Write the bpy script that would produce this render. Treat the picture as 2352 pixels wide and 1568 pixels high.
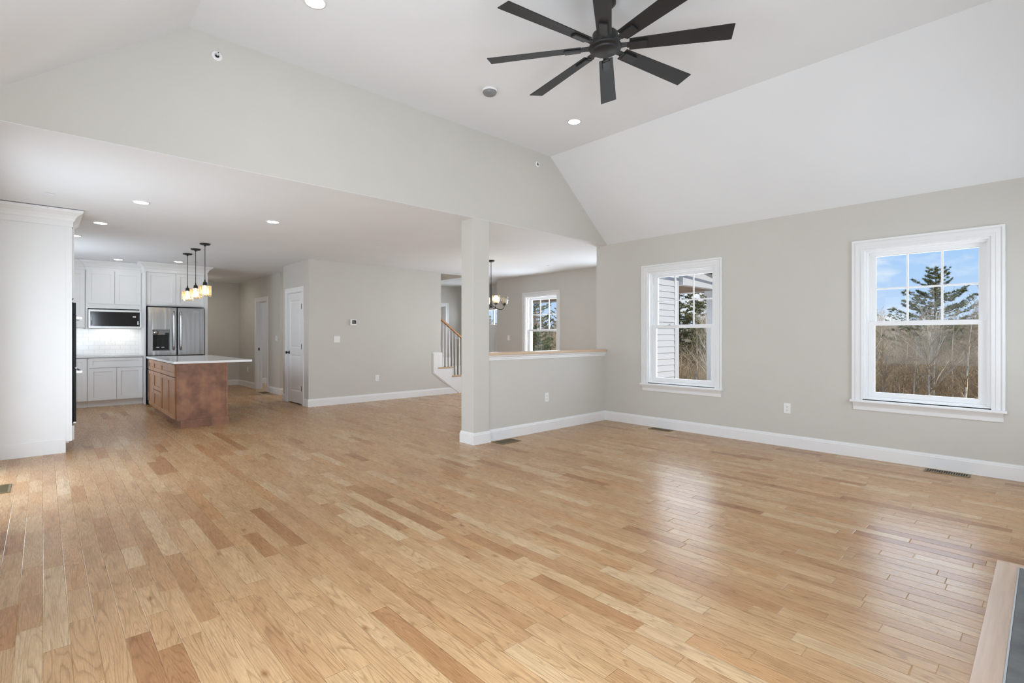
import bpy, bmesh, math, random
from mathutils import Vector, Matrix

for _o in list(bpy.data.objects):
    bpy.data.objects.remove(_o)
SC = bpy.context.scene
COL = SC.collection
PI = math.pi

# ------------------------------------------------------------------ camera
cam_d = bpy.data.cameras.new('camera'); cam = bpy.data.objects.new('camera', cam_d); COL.objects.link(cam)
FPX = 1153.0
YAW = math.atan2(1077.5, FPX)
cam_d.sensor_width = 36.0; cam_d.sensor_fit = 'HORIZONTAL'
cam_d.lens = FPX / 2352.0 * 36.0
cam_d.shift_y = -12.5 / 2352.0
cam_d.clip_start = 0.05; cam_d.clip_end = 600
cam.location = (0, 0, 1.24); cam.rotation_euler = (PI / 2, 0, -YAW)
SC.camera = cam

# ------------------------------------------------------------------ view
SC.view_settings.view_transform = 'Standard'; SC.view_settings.look = 'None'
SC.view_settings.exposure = 0.04; SC.view_settings.gamma = 1.0
SC.view_settings.use_curve_mapping = False
SC.cycles.use_denoising = True
SC.cycles.max_bounces = 10; SC.cycles.diffuse_bounces = 6; SC.cycles.glossy_bounces = 4
SC.cycles.transparent_max_bounces = 16; SC.cycles.transmission_bounces = 6
SC.cycles.sample_clamp_indirect = 6.0
SC.cycles.caustics_reflective = False; SC.cycles.caustics_refractive = False

# ------------------------------------------------------------------ sky
W = bpy.data.worlds.new('world'); SC.world = W; W.use_nodes = True
nt = W.node_tree; nt.nodes.clear()
def N(tree, typ, **kw):
    n = tree.nodes.new(typ)
    for k, v in kw.items():
        if k.startswith('i_'):
            n.inputs[k[2:].replace('_', ' ')].default_value = v
        else:
            setattr(n, k, v)
    return n
def ramp(tree, stops, interp='LINEAR'):
    r = tree.nodes.new('ShaderNodeValToRGB'); r.color_ramp.interpolation = interp
    e = r.color_ramp.elements
    while len(e) < len(stops): e.new(0.5)
    for i, (p, c) in enumerate(stops):
        e[i].position = p; e[i].color = (c[0], c[1], c[2], 1)
    return r
tc = N(nt, 'ShaderNodeTexCoord'); sep = N(nt, 'ShaderNodeSeparateXYZ')
nt.links.new(tc.outputs['Generated'], sep.inputs[0])
grad = ramp(nt, [(0.0, (0.62, 0.74, 0.95)), (0.10, (0.45, 0.66, 0.97)), (0.22, (0.30, 0.54, 0.93)), (0.6, (0.20, 0.42, 0.85))])
nt.links.new(sep.outputs['Z'], grad.inputs[0])
mp = N(nt, 'ShaderNodeMapping'); mp.inputs['Scale'].default_value = (3.2, 3.2, 7.5); mp.inputs['Location'].default_value = (0.35, 1.9, 0.6)
nt.links.new(tc.outputs['Generated'], mp.inputs[0])
no = N(nt, 'ShaderNodeTexNoise'); no.inputs['Scale'].default_value = 1.6; no.inputs['Detail'].default_value = 9; no.inputs['Roughness'].default_value = 0.55
nt.links.new(mp.outputs[0], no.inputs['Vector'])
cl = ramp(nt, [(0.44, (0, 0, 0)), (0.58, (1, 1, 1))])
nt.links.new(no.outputs[0], cl.inputs[0])
lowz = ramp(nt, [(0.0, (1, 1, 1)), (0.13, (1, 1, 1)), (0.24, (0.12, 0.12, 0.12))])
nt.links.new(sep.outputs['Z'], lowz.inputs[0])
mul = N(nt, 'ShaderNodeMath', operation='MULTIPLY'); nt.links.new(cl.outputs[0], mul.inputs[0]); nt.links.new(lowz.outputs[0], mul.inputs[1])
mix = N(nt, 'ShaderNodeMix', data_type='RGBA'); nt.links.new(mul.outputs[0], mix.inputs[0])
nt.links.new(grad.outputs[0], mix.inputs[6]); mix.inputs[7].default_value = (0.95, 0.96, 1.0, 1)
bg = N(nt, 'ShaderNodeBackground'); bg.inputs['Strength'].default_value = 1.0
nt.links.new(mix.outputs[2], bg.inputs[0])
wo = N(nt, 'ShaderNodeOutputWorld'); nt.links.new(bg.outputs[0], wo.inputs[0])

# ------------------------------------------------------------------ sun and daylight through seen openings, fill at unseen ones
def lamp(name, kind, loc, energy, color=(1, 1, 1), direction=None, **kw):
    d = bpy.data.lights.new(name, kind); d.energy = energy; d.color = color
    for k, v in kw.items(): setattr(d, k, v)
    o = bpy.data.objects.new(name, d); COL.objects.link(o); o.location = loc
    if direction is not None:
        o.rotation_euler = Vector(direction).to_track_quat('-Z', 'Y').to_euler()
    return o
lamp('sun', 'SUN', (0, -10, 20), 3.2, (1.0, 0.94, 0.84), (-0.03, 0.80, -0.60), angle=0.009)
DAY = (0.885, 0.965, 1.085)
def daylight(name, loc, direction, w, h, energy):
    lamp(name, 'AREA', loc, energy, DAY, direction, shape='RECTANGLE', size=w, size_y=h)
# fill from unseen patio door and added windows, left wall and behind camera
daylight('unseen_patio_door_fill', (-0.62, 5.65, 1.05), (1, 0, 0.12), 1.8, 2.0, 64)
daylight('added_left_window_fill', (-0.62, 1.15, 1.35), (1, 0, 0.2), 2.6, 1.5, 108)
daylight('added_back_window_fill', (0.75, -0.72, 1.35), (0, 1, 0.1), 1.3, 1.5, 120)
daylight('added_back_window_fill', (4.85, -0.72, 1.35), (0, 1, 0.1), 1.3, 1.5, 34)
daylight('added_kitchen_window_fill', (-0.62, 9.9, 1.6), (1, 0, 0.1), 1.3, 1.0, 44)
# seen windows: skylight from just outside the panes
daylight('daylight_right_window', (6.42, 0.8225, 1.35), (-1, 0, 0.1), 0.9, 1.45, 16)
daylight('daylight_right_window', (6.42, 3.307, 1.35), (-1, 0, 0.1), 0.9, 1.45, 16)
daylight('daylight_dining_seen_and_added', (8.26, 7.575, 1.35), (-1, 0, 0.1), 0.9, 1.45, 64)
daylight('daylight_dining_seen_and_added', (8.26, 5.33, 1.35), (-1, 0, 0.1), 0.9, 1.45, 64)  # added fill at an unseen second dining window
daylight('daylight_entry_door', (8.95, 10.1, 1.7), (-1, 0, 0.0), 0.7, 0.5, 44)
daylight('added_side_room_fill', (5.9, 13.6, 1.4), (-1, -0.3, 0.1), 0.9, 1.4, 22)  # added fill standing inside the side room, no window behind it

# ------------------------------------------------------------------ materials
MATS = {}
def mat(name, color=(0.8, 0.8, 0.8), rough=0.5, metal=0.0, spec=0.5, noise=None, bump=None, coat=0.0):
    m = bpy.data.materials.new(name); m.use_nodes = True; t = m.node_tree
    b = t.nodes['Principled BSDF']
    b.inputs['Base Color'].default_value = (*color, 1); b.inputs['Roughness'].default_value = rough
    b.inputs['Metallic'].default_value = metal; b.inputs['Specular IOR Level'].default_value = spec
    b.inputs['Coat Weight'].default_value = coat
    g = N(t, 'ShaderNodeNewGeometry')
    if noise:
        scale, amt = noise
        n = N(t, 'ShaderNodeTexNoise'); n.inputs['Scale'].default_value = scale; n.inputs['Detail'].default_value = 5
        t.links.new(g.outputs['Position'], n.inputs['Vector'])
        r = ramp(t, [(0.3, tuple(c * (1 - amt) for c in color)), (0.7, tuple(min(1, c * (1 + amt)) for c in color))])
        t.links.new(n.outputs[0], r.inputs[0]); t.links.new(r.outputs[0], b.inputs['Base Color'])
    if bump:
        scale, strength = bump
        n2 = N(t, 'ShaderNodeTexNoise'); n2.inputs['Scale'].default_value = scale; n2.inputs['Detail'].default_value = 3
        t.links.new(g.outputs['Position'], n2.inputs['Vector'])
        bu = N(t, 'ShaderNodeBump'); bu.inputs['Strength'].default_value = strength; bu.inputs['Distance'].default_value = 0.002
        t.links.new(n2.outputs[0], bu.inputs['Height']); t.links.new(bu.outputs[0], b.inputs['Normal'])
    MATS[name] = m
    return m
M_wall = mat('greige_wall_paint', (0.592, 0.573, 0.531), 0.6, noise=(3, 0.012), bump=(220, 0.06), spec=0.3)
M_ceil = mat('white_ceiling_paint', (0.795, 0.813, 0.833), 0.75, noise=(2, 0.01), bump=(160, 0.05), spec=0.2)
M_trim = mat('white_trim_paint', (0.80, 0.80, 0.80), 0.35, noise=(5, 0.01))
M_cab = mat('white_cabinet_paint', (0.80, 0.80, 0.795), 0.4, noise=(4, 0.01))
M_plate = mat('white_plastic', (0.82, 0.82, 0.81), 0.35, noise=(30, 0.01))
M_black = mat('matte_black_metal', (0.017, 0.017, 0.018), 0.45, noise=(60, 0.15), bump=(900, 0.05))
M_fan = mat('fan_black', (0.011, 0.011, 0.0115), 0.5, noise=(60, 0.15), bump=(900, 0.08))
M_dark = mat('dark_slot', (0.012, 0.012, 0.012), 0.6, noise=(20, 0.1))
M_bglass = mat('black_glass', (0.006, 0.006, 0.007), 0.08, noise=(20, 0.1))
M_oven = mat('oven_black', (0.010, 0.010, 0.010), 0.35, spec=0.15, noise=(20, 0.1))
M_steel_s = mat('satin_steel', (0.50, 0.50, 0.495), 0.32, 1.0, noise=(40, 0.03))
M_grey = mat('grey_plastic', (0.22, 0.22, 0.22), 0.4, noise=(30, 0.05))
M_screen = mat('thermostat_screen', (0.035, 0.037, 0.037), 0.2, noise=(90, 0.2))
M_quartz = mat('white_quartz', (0.83, 0.83, 0.83), 0.12, noise=(2.5, 0.025))
M_greyquartz = mat('grey_counter_edge', (0.62, 0.62, 0.615), 0.2, noise=(2.5, 0.03))
M_brass = mat('bronze_register', (0.22, 0.165, 0.085), 0.4, 0.6, noise=(40, 0.08))
M_slate = mat('slate', (0.105, 0.107, 0.107), 0.45, noise=(7, 0.35), bump=(40, 0.5))
M_siding = mat('white_vinyl_siding', (0.60, 0.61, 0.635), 0.5, noise=(6, 0.015))
M_soffit = mat('brown_soffit', (0.26, 0.19, 0.145), 0.6, noise=(10, 0.06))
M_bark = mat('pale_bark', (0.78, 0.66, 0.49), 0.9, noise=(3, 0.3))
M_bark2 = mat('grey_brown_bark', (0.45, 0.36, 0.27), 0.9, noise=(3, 0.3))
M_pinebark = mat('pine_bark', (0.20, 0.15, 0.11), 0.9, noise=(4, 0.3))
M_needle = mat('pine_needles', (0.225, 0.215, 0.065), 0.7, noise=(1.1, 0.55))
M_needle2 = mat('young_pine_needles', (0.15, 0.17, 0.045), 0.7, noise=(0.9, 0.4))
M_twig = mat('brown_twigs', (0.56, 0.41, 0.255), 0.95, noise=(0.8, 0.35))
M_ground = mat('leaf_litter', (0.36, 0.245, 0.135), 1.0, noise=(0.9, 0.4), bump=(3, 0.5))

def M_emit(name, color, strength):
    m = bpy.data.materials.new(name); m.use_nodes = True; t = m.node_tree
    b = t.nodes['Principled BSDF']; b.inputs['Base Color'].default_value = (0.9, 0.9, 0.9, 1)
    b.inputs['Emission Color'].default_value = (*color, 1); b.inputs['Emission Strength'].default_value = strength
    return m
M_lens = M_emit('lit_led_lens', (1, 0.985, 0.96), 24.0)
M_dome = M_emit('added_lit_dome', (1, 0.96, 0.9), 4.0)
M_bulb = M_emit('lit_warm_bulb', (1, 0.82, 0.54), 22.0)
M_led = M_emit('lit_display', (0.85, 0.92, 1.0), 0.9)

def M_glass(name, tint=(1, 1, 1), gloss=0.10, body=0.0, bodycol=(1, 1, 1)):
    m = bpy.data.materials.new(name); m.use_nodes = True; t = m.node_tree; t.nodes.clear()
    tr = N(t, 'ShaderNodeBsdfTransparent'); tr.inputs[0].default_value = (*tint, 1)
    gl = N(t, 'ShaderNodeBsdfGlossy'); gl.inputs['Roughness'].default_value = 0.02
    lw = N(t, 'ShaderNodeFresnel'); lw.inputs[0].default_value = 1.45
    mm = N(t, 'ShaderNodeMath', operation='MULTIPLY'); mm.inputs[1].default_value = gloss * 10
    t.links.new(lw.outputs[0], mm.inputs[0])
    mx = N(t, 'ShaderNodeMixShader'); t.links.new(mm.outputs[0], mx.inputs[0])
    t.links.new(tr.outputs[0], mx.inputs[1]); t.links.new(gl.outputs[0], mx.inputs[2])
    out = N(t, 'ShaderNodeOutputMaterial')
    if body > 0:
        tl = N(t, 'ShaderNodeBsdfTranslucent'); tl.inputs[0].default_value = (*bodycol, 1)
        m2 = N(t, 'ShaderNodeMixShader'); m2.inputs[0].default_value = body
        t.links.new(mx.outputs[0], m2.inputs[1]); t.links.new(tl.outputs[0], m2.inputs[2])
        t.links.new(m2.outputs[0], out.inputs[0])
    else:
        t.links.new(mx.outputs[0], out.inputs[0])
    return m
M_pane = M_glass('window_pane', (0.97, 0.985, 0.98), 0.012)
M_crystal = M_glass('clear_crystal', (0.985, 0.975, 0.955), 0.12, 0.14, (1.0, 0.93, 0.8))
M_amber = M_glass('amber_crystal', (0.95, 0.83, 0.62), 0.12, 0.20, (1.0, 0.75, 0.4))
M_bell = M_glass('seeded_glass', (0.985, 0.965, 0.93), 0.08, 0.07, (1.0, 0.92, 0.8))

def M_floor():
    m = bpy.data.materials.new('oak_plank_floor'); m.use_nodes = True; t = m.node_tree; L = t.links
    b = t.nodes['Principled BSDF']
    g = N(t, 'ShaderNodeNewGeometry'); s = N(t, 'ShaderNodeSeparateXYZ'); L.new(g.outputs['Position'], s.inputs[0])
    def m_(op, a, bb=None, c=None):
        n = N(t, 'ShaderNodeMath', operation=op)
        for i, v in enumerate((a, bb, c)):
            if v is None: continue
            if isinstance(v, (int, float)): n.inputs[i].default_value = v
            else: L.new(v, n.inputs[i])
        return n.outputs[0]
    PW = 0.0826
    xs = m_('DIVIDE', s.outputs['X'], PW); row = m_('FLOOR', xs); fx = m_('FRACT', xs)
    wn = N(t, 'ShaderNodeTexWhiteNoise', noise_dimensions='1D'); L.new(row, wn.inputs['W'])
    ln = m_('MULTIPLY_ADD', wn.outputs['Value'], 0.65, 0.34)
    sc = N(t, 'ShaderNodeSeparateColor'); L.new(wn.outputs['Color'], sc.inputs[0])
    # irregular joints: warp the running length per row
    warp = N(t, 'ShaderNodeTexNoise', noise_dimensions='2D'); warp.inputs['Scale'].default_value = 1.0; warp.inputs['Detail'].default_value = 0
    cw = N(t, 'ShaderNodeCombineXYZ'); L.new(m_('MULTIPLY', row, 7.31), cw.inputs[0]); L.new(m_('MULTIPLY', s.outputs['Y'], 0.9), cw.inputs[1])
    L.new(cw.outputs[0], warp.inputs['Vector'])
    yy = m_('ADD', m_('ADD', m_('DIVIDE', s.outputs['Y'], ln), m_('MULTIPLY', sc.outputs['Green'], 37.0)), m_('MULTIPLY', warp.outputs[0], 1.1))
    col = m_('FLOOR', yy); fy = m_('FRACT', yy)
    cid = N(t, 'ShaderNodeCombineXYZ'); L.new(row, cid.inputs[0]); L.new(col, cid.inputs[1])
    w2 = N(t, 'ShaderNodeTexWhiteNoise', noise_dimensions='2D'); L.new(cid.outputs[0], w2.inputs['Vector'])
    s2 = N(t, 'ShaderNodeSeparateColor'); L.new(w2.outputs['Color'], s2.inputs[0])
    base = ramp(t, [(0.0, (0.35, 0.170, 0.072)), (0.05, (0.42, 0.228, 0.105)), (0.16, (0.478, 0.284, 0.140)),
                    (0.6, (0.508, 0.314, 0.160)), (0.88, (0.54, 0.352, 0.187)), (1.0, (0.585, 0.412, 0.245))])
    L.new(w2.outputs['Value'], base.inputs[0])
    red = N(t, 'ShaderNodeMix', data_type='RGBA'); red.inputs[7].default_value = (0.50, 0.255, 0.105, 1)
    rr = ramp(t, [(0.80, (0, 0, 0)), (1.0, (0.6, 0.6, 0.6))]); L.new(s2.outputs['Blue'], rr.inputs[0])
    L.new(rr.outputs[0], red.inputs[0]); L.new(base.outputs[0], red.inputs[6])
    # cathedral grain: contour lines of a stretched noise
    def vec(kx, ky):
        c = N(t, 'ShaderNodeCombineXYZ')
        L.new(m_('ADD', m_('MULTIPLY', s.outputs['X'], kx), m_('MULTIPLY', s2.outputs['Red'], 91.0)), c.inputs[0])
        L.new(m_('ADD', m_('MULTIPLY', s.outputs['Y'], ky), m_('MULTIPLY', s2.outputs['Green'], 57.0)), c.inputs[1])
        return c.outputs[0]
    n1 = N(t, 'ShaderNodeTexNoise', noise_dimensions='2D'); n1.inputs['Scale'].default_value = 1; n1.inputs['Detail'].default_value = 1.6; n1.inputs['Roughness'].default_value = 0.38
    L.new(vec(12.0, 0.85), n1.inputs['Vector'])
    rings = m_('MULTIPLY_ADD', s2.outputs['Blue'], 9.0, 14.0)
    ph = m_('FRACT', m_('MULTIPLY', n1.outputs[0], rings))
    gl = ramp(t, [(0.0, (0.42, 0.36, 0.28)), (0.10, (0.50, 0.43, 0.35)), (0.24, (0.90, 0.88, 0.85)), (0.6, (1, 1, 1)), (0.93, (0.97, 0.96, 0.95)), (1.0, (0.42, 0.36, 0.28))]); L.new(ph, gl.inputs[0])
    n2 = N(t, 'ShaderNodeTexNoise', noise_dimensions='2D'); n2.inputs['Scale'].default_value = 1; n2.inputs['Detail'].default_value = 5; n2.inputs['Roughness'].default_value = 0.65
    L.new(vec(260, 9), n2.inputs['Vector'])
    fi = ramp(t, [(0.3, (0.82, 0.82, 0.82)), (0.6, (1.06, 1.06, 1.06))]); L.new(n2.outputs[0], fi.inputs[0])
    n3 = N(t, 'ShaderNodeTexNoise', noise_dimensions='2D'); n3.inputs['Scale'].default_value = 1; n3.inputs['Detail'].default_value = 3
    L.new(vec(14, 2.2), n3.inputs['Vector'])
    mo = ramp(t, [(0.25, (0.84, 0.79, 0.73)), (0.5, (1, 1, 1)), (0.8, (1.08, 1.08, 1.08))]); L.new(n3.outputs[0], mo.inputs[0])
    def mulc(a, bb, f=1.0):
        x = N(t, 'ShaderNodeMix', data_type='RGBA', blend_type='MULTIPLY'); x.inputs[0].default_value = f
        L.new(a, x.inputs[6]); L.new(bb, x.inputs[7]); return x.outputs[2]
    c1 = mulc(red.outputs[2], gl.outputs[0], 0.5); c2 = mulc(c1, fi.outputs[0], 0.75); c3 = mulc(c2, mo.outputs[0], 0.8)
    # rare dark knots
    vo = N(t, 'ShaderNodeTexVoronoi', voronoi_dimensions='2D'); vo.inputs['Scale'].default_value = 1
    L.new(vec(5.0, 2.2), vo.inputs['Vector'])
    sv = N(t, 'ShaderNodeSeparateColor'); L.new(vo.outputs['Color'], sv.inputs[0])
    few = m_('MULTIPLY', m_('GREATER_THAN', 0.86, sv.outputs['Red']), 1.0)
    kn = ramp(t, [(0.0, (0.26, 0.16, 0.09)), (0.03, (0.55, 0.42, 0.30)), (0.085, (1, 1, 1))]); L.new(m_('ADD', vo.outputs['Distance'], few), kn.inputs[0])
    c4 = mulc(c3, kn.outputs[0], 0.75)
    # joints
    ex = m_('MULTIPLY', m_('MINIMUM', fx, m_('SUBTRACT', 1.0, fx)), PW)
    ey = m_('MULTIPLY', m_('MINIMUM', fy, m_('SUBTRACT', 1.0, fy)), ln)
    d = m_('MINIMUM', ex, ey)
    gp = ramp(t, [(0.0, (0.86, 0.81, 0.74)), (0.75, (1, 1, 1))]); L.new(m_('DIVIDE', d, 0.0015), gp.inputs[0])
    c5 = mulc(c4, gp.outputs[0], 0.9)
    L.new(c5, b.inputs['Base Color'])
    hh = ramp(t, [(0.0, (0, 0, 0)), (1.0, (1, 1, 1))]); L.new(m_('DIVIDE', d, 0.0025), hh.inputs[0])
    bu = N(t, 'ShaderNodeBump'); bu.inputs['Strength'].default_value = 1.0; bu.inputs['Distance'].default_value = 0.0012
    L.new(hh.outputs[0], bu.inputs['Height']); L.new(bu.outputs[0], b.inputs['Normal'])
    b.inputs['Specular IOR Level'].default_value = 0.20
    rv = ramp(t, [(0.3, (0.22, 0.22, 0.22)), (0.7, (0.32, 0.32, 0.32))]); L.new(n2.outputs[0], rv.inputs[0]); L.new(rv.outputs[0], b.inputs['Roughness'])
    return m
M_oak = M_floor()

def M_wood(name, c0, c1, axis='X', kx=30.0, ky=2.0, rough=0.35, blotch=0.0):
    m = bpy.data.materials.new(name); m.use_nodes = True; t = m.node_tree; L = t.links
    b = t.nodes['Principled BSDF']; b.inputs['Roughness'].default_value = rough
    g = N(t, 'ShaderNodeNewGeometry'); mp = N(t, 'ShaderNodeMapping')
    sc = {'X': (ky, kx, kx), 'Y': (kx, ky, kx), 'Z': (kx, kx, ky)}[axis]
    mp.inputs['Scale'].default_value = sc; L.new(g.outputs['Position'], mp.inputs[0])
    n = N(t, 'ShaderNodeTexNoise'); n.inputs['Scale'].default_value = 1; n.inputs['Detail'].default_value = 6; n.inputs['Roughness'].default_value = 0.6
    L.new(mp.outputs[0], n.inputs['Vector'])
    r = ramp(t, [(0.3, c0), (0.7, c1)]); L.new(n.outputs[0], r.inputs[0])
    o = r.outputs[0]
    if blotch:
        n2 = N(t, 'ShaderNodeTexNoise'); n2.inputs['Scale'].default_value = 5.5; n2.inputs['Detail'].default_value = 5; n2.inputs['Roughness'].default_value = 0.6
        L.new(g.outputs['Position'], n2.inputs['Vector'])
        r2 = ramp(t, [(0.34, (1 - blotch, 1 - blotch * 1.05, 1 - blotch)), (0.66, (1 + blotch * 0.45, 1 + blotch * 0.4, 1 + blotch * 0.3))])
        L.new(n2.outputs[0], r2.inputs[0])
        x = N(t, 'ShaderNodeMix', data_type='RGBA', blend_type='MULTIPLY'); x.inputs[0].default_value = 1
        L.new(o, x.inputs[6]); L.new(r2.outputs[0], x.inputs[7]); o = x.outputs[2]
    L.new(o, b.inputs['Base Color'])
    return m
M_capwood = M_wood('pale_oak_cap', (0.56, 0.40, 0.26), (0.68, 0.52, 0.36), 'X', 60, 3, 0.4)
M_rail = M_wood('oak_handrail', (0.40, 0.19, 0.07), (0.52, 0.27, 0.11), 'X', 60, 4, 0.35)
M_tread = M_wood('oak_tread', (0.42, 0.27, 0.15), (0.52, 0.35, 0.21), 'X', 60, 4, 0.4)
M_border = M_wood('pinkish_oak_border', (0.52, 0.36, 0.25), (0.66, 0.48, 0.35), 'X', 40, 2.5, 0.3)
M_isl = M_wood('stained_maple', (0.235, 0.112, 0.066), (0.305, 0.152, 0.092), 'Z', 14, 3, 0.38, 0.42)
M_isldoor = M_wood('stained_maple_door', (0.35, 0.160, 0.066), (0.45, 0.225, 0.102), 'Z', 40, 3, 0.25, 0.10)

def M_tile():
    m = bpy.data.materials.new('white_subway_tile'); m.use_nodes = True; t = m.node_tree; L = t.links
    b = t.nodes['Principled BSDF']; b.inputs['Roughness'].default_value = 0.12
    g = N(t, 'ShaderNodeNewGeometry'); s = N(t, 'ShaderNodeSeparateXYZ'); L.new(g.outputs['Position'], s.inputs[0])
    c = N(t, 'ShaderNodeCombineXYZ'); L.new(s.outputs['X'], c.inputs[0]); L.new(s.outputs['Z'], c.inputs[1])
    br = N(t, 'ShaderNodeTexBrick'); L.new(c.outputs[0], br.inputs['Vector'])
    br.inputs['Color1'].default_value = (0.84, 0.84, 0.835, 1); br.inputs['Color2'].default_value = (0.81, 0.81, 0.81, 1)
    br.inputs['Mortar'].default_value = (0.63, 0.63, 0.62, 1); br.inputs['Scale'].default_value = 1
    br.inputs['Brick Width'].default_value = 0.152; br.inputs['Row Height'].default_value = 0.076; br.inputs['Mortar Size'].default_value = 0.0018
    L.new(br.outputs['Color'], b.inputs['Base Color'])
    bu = N(t, 'ShaderNodeBump', invert=True); bu.inputs['Strength'].default_value = 0.4; bu.inputs['Distance'].default_value = 0.002
    L.new(br.outputs['Fac'], bu.inputs['Height']); L.new(bu.outputs[0], b.inputs['Normal'])
    return m
M_tilew = M_tile()

def M_stainless():
    m = bpy.data.materials.new('brushed_stainless'); m.use_nodes = True; t = m.node_tree; L = t.links
    b = t.nodes['Principled BSDF']; b.inputs['Metallic'].default_value = 1; b.inputs['Base Color'].default_value = (0.30, 0.30, 0.298, 1)
    b.inputs['Roughness'].default_value = 0.24
    g = N(t, 'ShaderNodeNewGeometry'); mp = N(t, 'ShaderNodeMapping'); mp.inputs['Scale'].default_value = (7, 7, 0.35); L.new(g.outputs['Position'], mp.inputs[0])
    n = N(t, 'ShaderNodeTexNoise'); n.inputs['Scale'].default_value = 1; n.inputs['Detail'].default_value = 2; L.new(mp.outputs[0], n.inputs['Vector'])
    bu = N(t, 'ShaderNodeBump'); bu.inputs['Strength'].default_value = 1; bu.inputs['Distance'].default_value = 0.012
    L.new(n.outputs[0], bu.inputs['Height']); L.new(bu.outputs[0], b.inputs['Normal'])
    return m
M_fridge = M_stainless()

# ------------------------------------------------------------------ mesh builder
ORG = {}
class MB:
    def __init__(s, M=None):
        s.v = []; s.f = []; s.sm = []; s.M = M
    def add(s, vs, fs, smooth=False):
        k = len(s.v)
        for p in vs:
            p = Vector(p)
            s.v.append(s.M @ p if s.M is not None else p)
        for f in fs:
            s.f.append([k + i for i in f]); s.sm.append(smooth)
        return s
    def box(s, x0, x1, y0, y1, z0, z1):
        v = [(x, y, z) for x in (x0, x1) for y in (y0, y1) for z in (z0, z1)]
        return s.add(v, [(0, 1, 3, 2), (4, 6, 7, 5), (0, 4, 5, 1), (2, 3, 7, 6), (0, 2, 6, 4), (1, 5, 7, 3)])
    def prism(s, poly, ax, a, b):
        def P(p, w):
            return {'x': (w, p[0], p[1]), 'y': (p[0], w, p[1]), 'z': (p[0], p[1], w)}[ax]
        n = len(poly)
        v = [P(p, a) for p in poly] + [P(p, b) for p in poly]
        f = [tuple(range(n))[::-1], tuple(range(n, 2 * n))] + [(i, (i + 1) % n, n + (i + 1) % n, n + i) for i in range(n)]
        return s.add(v, f)
    def lathe(s, prof, n=24, c=(0, 0, 0), R=None, smooth=True, caps=True):
        vs = []; fs = []
        for (r, z) in prof:
            for k in range(n):
                a = 2 * PI * k / n; p = Vector((r * math.cos(a), r * math.sin(a), z))
                if R is not None: p = R @ p
                vs.append(p + Vector(c))
        for j in range(len(prof) - 1):
            for k in range(n):
                fs.append((j * n + k, j * n + (k + 1) % n, (j + 1) * n + (k + 1) % n, (j + 1) * n + k))
        s.add(vs, fs, smooth)
        if caps:
            k0 = len(s.v) - len(vs)
            s.f.append([k0 + k for k in range(n)][::-1]); s.sm.append(False)
            s.f.append([k0 + (len(prof) - 1) * n + k for k in range(n)]); s.sm.append(False)
        return s
    def tube(s, pts, r, n=8, smooth=True):
        pts = [Vector(p) for p in pts]; m = len(pts)
        rs = r if isinstance(r, (list, tuple)) else [r] * m
        vs = []; fs = []
        prevu = None
        for i, p in enumerate(pts):
            d = (pts[min(i + 1, m - 1)] - pts[max(i - 1, 0)])
            if d.length < 1e-9: d = Vector((0, 0, 1))
            d.normalize()
            if prevu is None:
                u = d.orthogonal().normalized()
            else:
                u = (prevu - d * prevu.dot(d))
                u = u.normalized() if u.length > 1e-6 else d.orthogonal().normalized()
            prevu = u; w = d.cross(u)
            for k in range(n):
                a = 2 * PI * k / n
                vs.append(p + (u * math.cos(a) + w * math.sin(a)) * rs[i])
        for i in range(m - 1):
            for k in range(n):
                fs.append((i * n + k, i * n + (k + 1) % n, (i + 1) * n + (k + 1) % n, (i + 1) * n + k))
        s.add(vs, fs, smooth)
        k0 = len(s.v) - len(vs)
        s.f.append([k0 + k for k in range(n)][::-1]); s.sm.append(False)
        s.f.append([k0 + (m - 1) * n + k for k in range(n)]); s.sm.append(False)
        return s
    def sweep(s, path, prof, closed=False):
        """path: 2-D points in the xy plane; prof: (offset to the left of travel, z), a closed polygon; mitred corners."""
        n = len(path); m = len(prof); vs = []; fs = []
        def nrm(a, b):
            d = Vector((b[0] - a[0], b[1] - a[1])).normalized(); return Vector((-d.y, d.x))
        for i in range(n):
            if closed or 0 < i < n - 1:
                n1 = nrm(path[i - 1], path[i]); n2 = nrm(path[i], path[(i + 1) % n])
                q = n1 + n2; off = q / max(1e-6, (1 + n1.dot(n2)))
            elif i == 0: off = nrm(path[0], path[1])
            else: off = nrm(path[-2], path[-1])
            for (o, z) in prof:
                vs.append((path[i][0] + off.x * o, path[i][1] + off.y * o, z))
        for i in range(n if closed else n - 1):
            j = (i + 1) % n
            for k in range(m):
                fs.append((i * m + k, i * m + (k + 1) % m, j * m + (k + 1) % m, j * m + k))
        if not closed:
            fs.append(tuple(range(m))); fs.append(tuple((n - 1) * m + k for k in range(m))[::-1])
        return s.add(vs, fs)
    def frame(s, o, i, b0, b1, bottom=True):
        """one manifold ring: o, i = (a0, a1, c0, c1) outer, inner, in the local a (x) / c (z) plane, depth b0..b1; bottom=False: an upside-down U"""
        i = list(i)
        if not bottom: i[2] = o[2]
        O = [(o[0], o[2]), (o[0], o[3]), (o[1], o[3]), (o[1], o[2])]
        I = [(i[0], i[2]), (i[0], i[3]), (i[1], i[3]), (i[1], i[2])]
        V = [(p[0], b, p[1]) for b in (b0, b1) for p in O + I]
        F = []
        for k in range(4 if bottom else 3):
            j = (k + 1) % 4
            F += [(k, j, 4 + j, 4 + k), (8 + k, 12 + k, 12 + j, 8 + j), (k, 8 + k, 8 + j, j), (4 + k, 4 + j, 12 + j, 12 + k)]
        if not bottom: F += [(0, 4, 12, 8), (3, 11, 15, 7)]
        return s.add(V, F)
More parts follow.
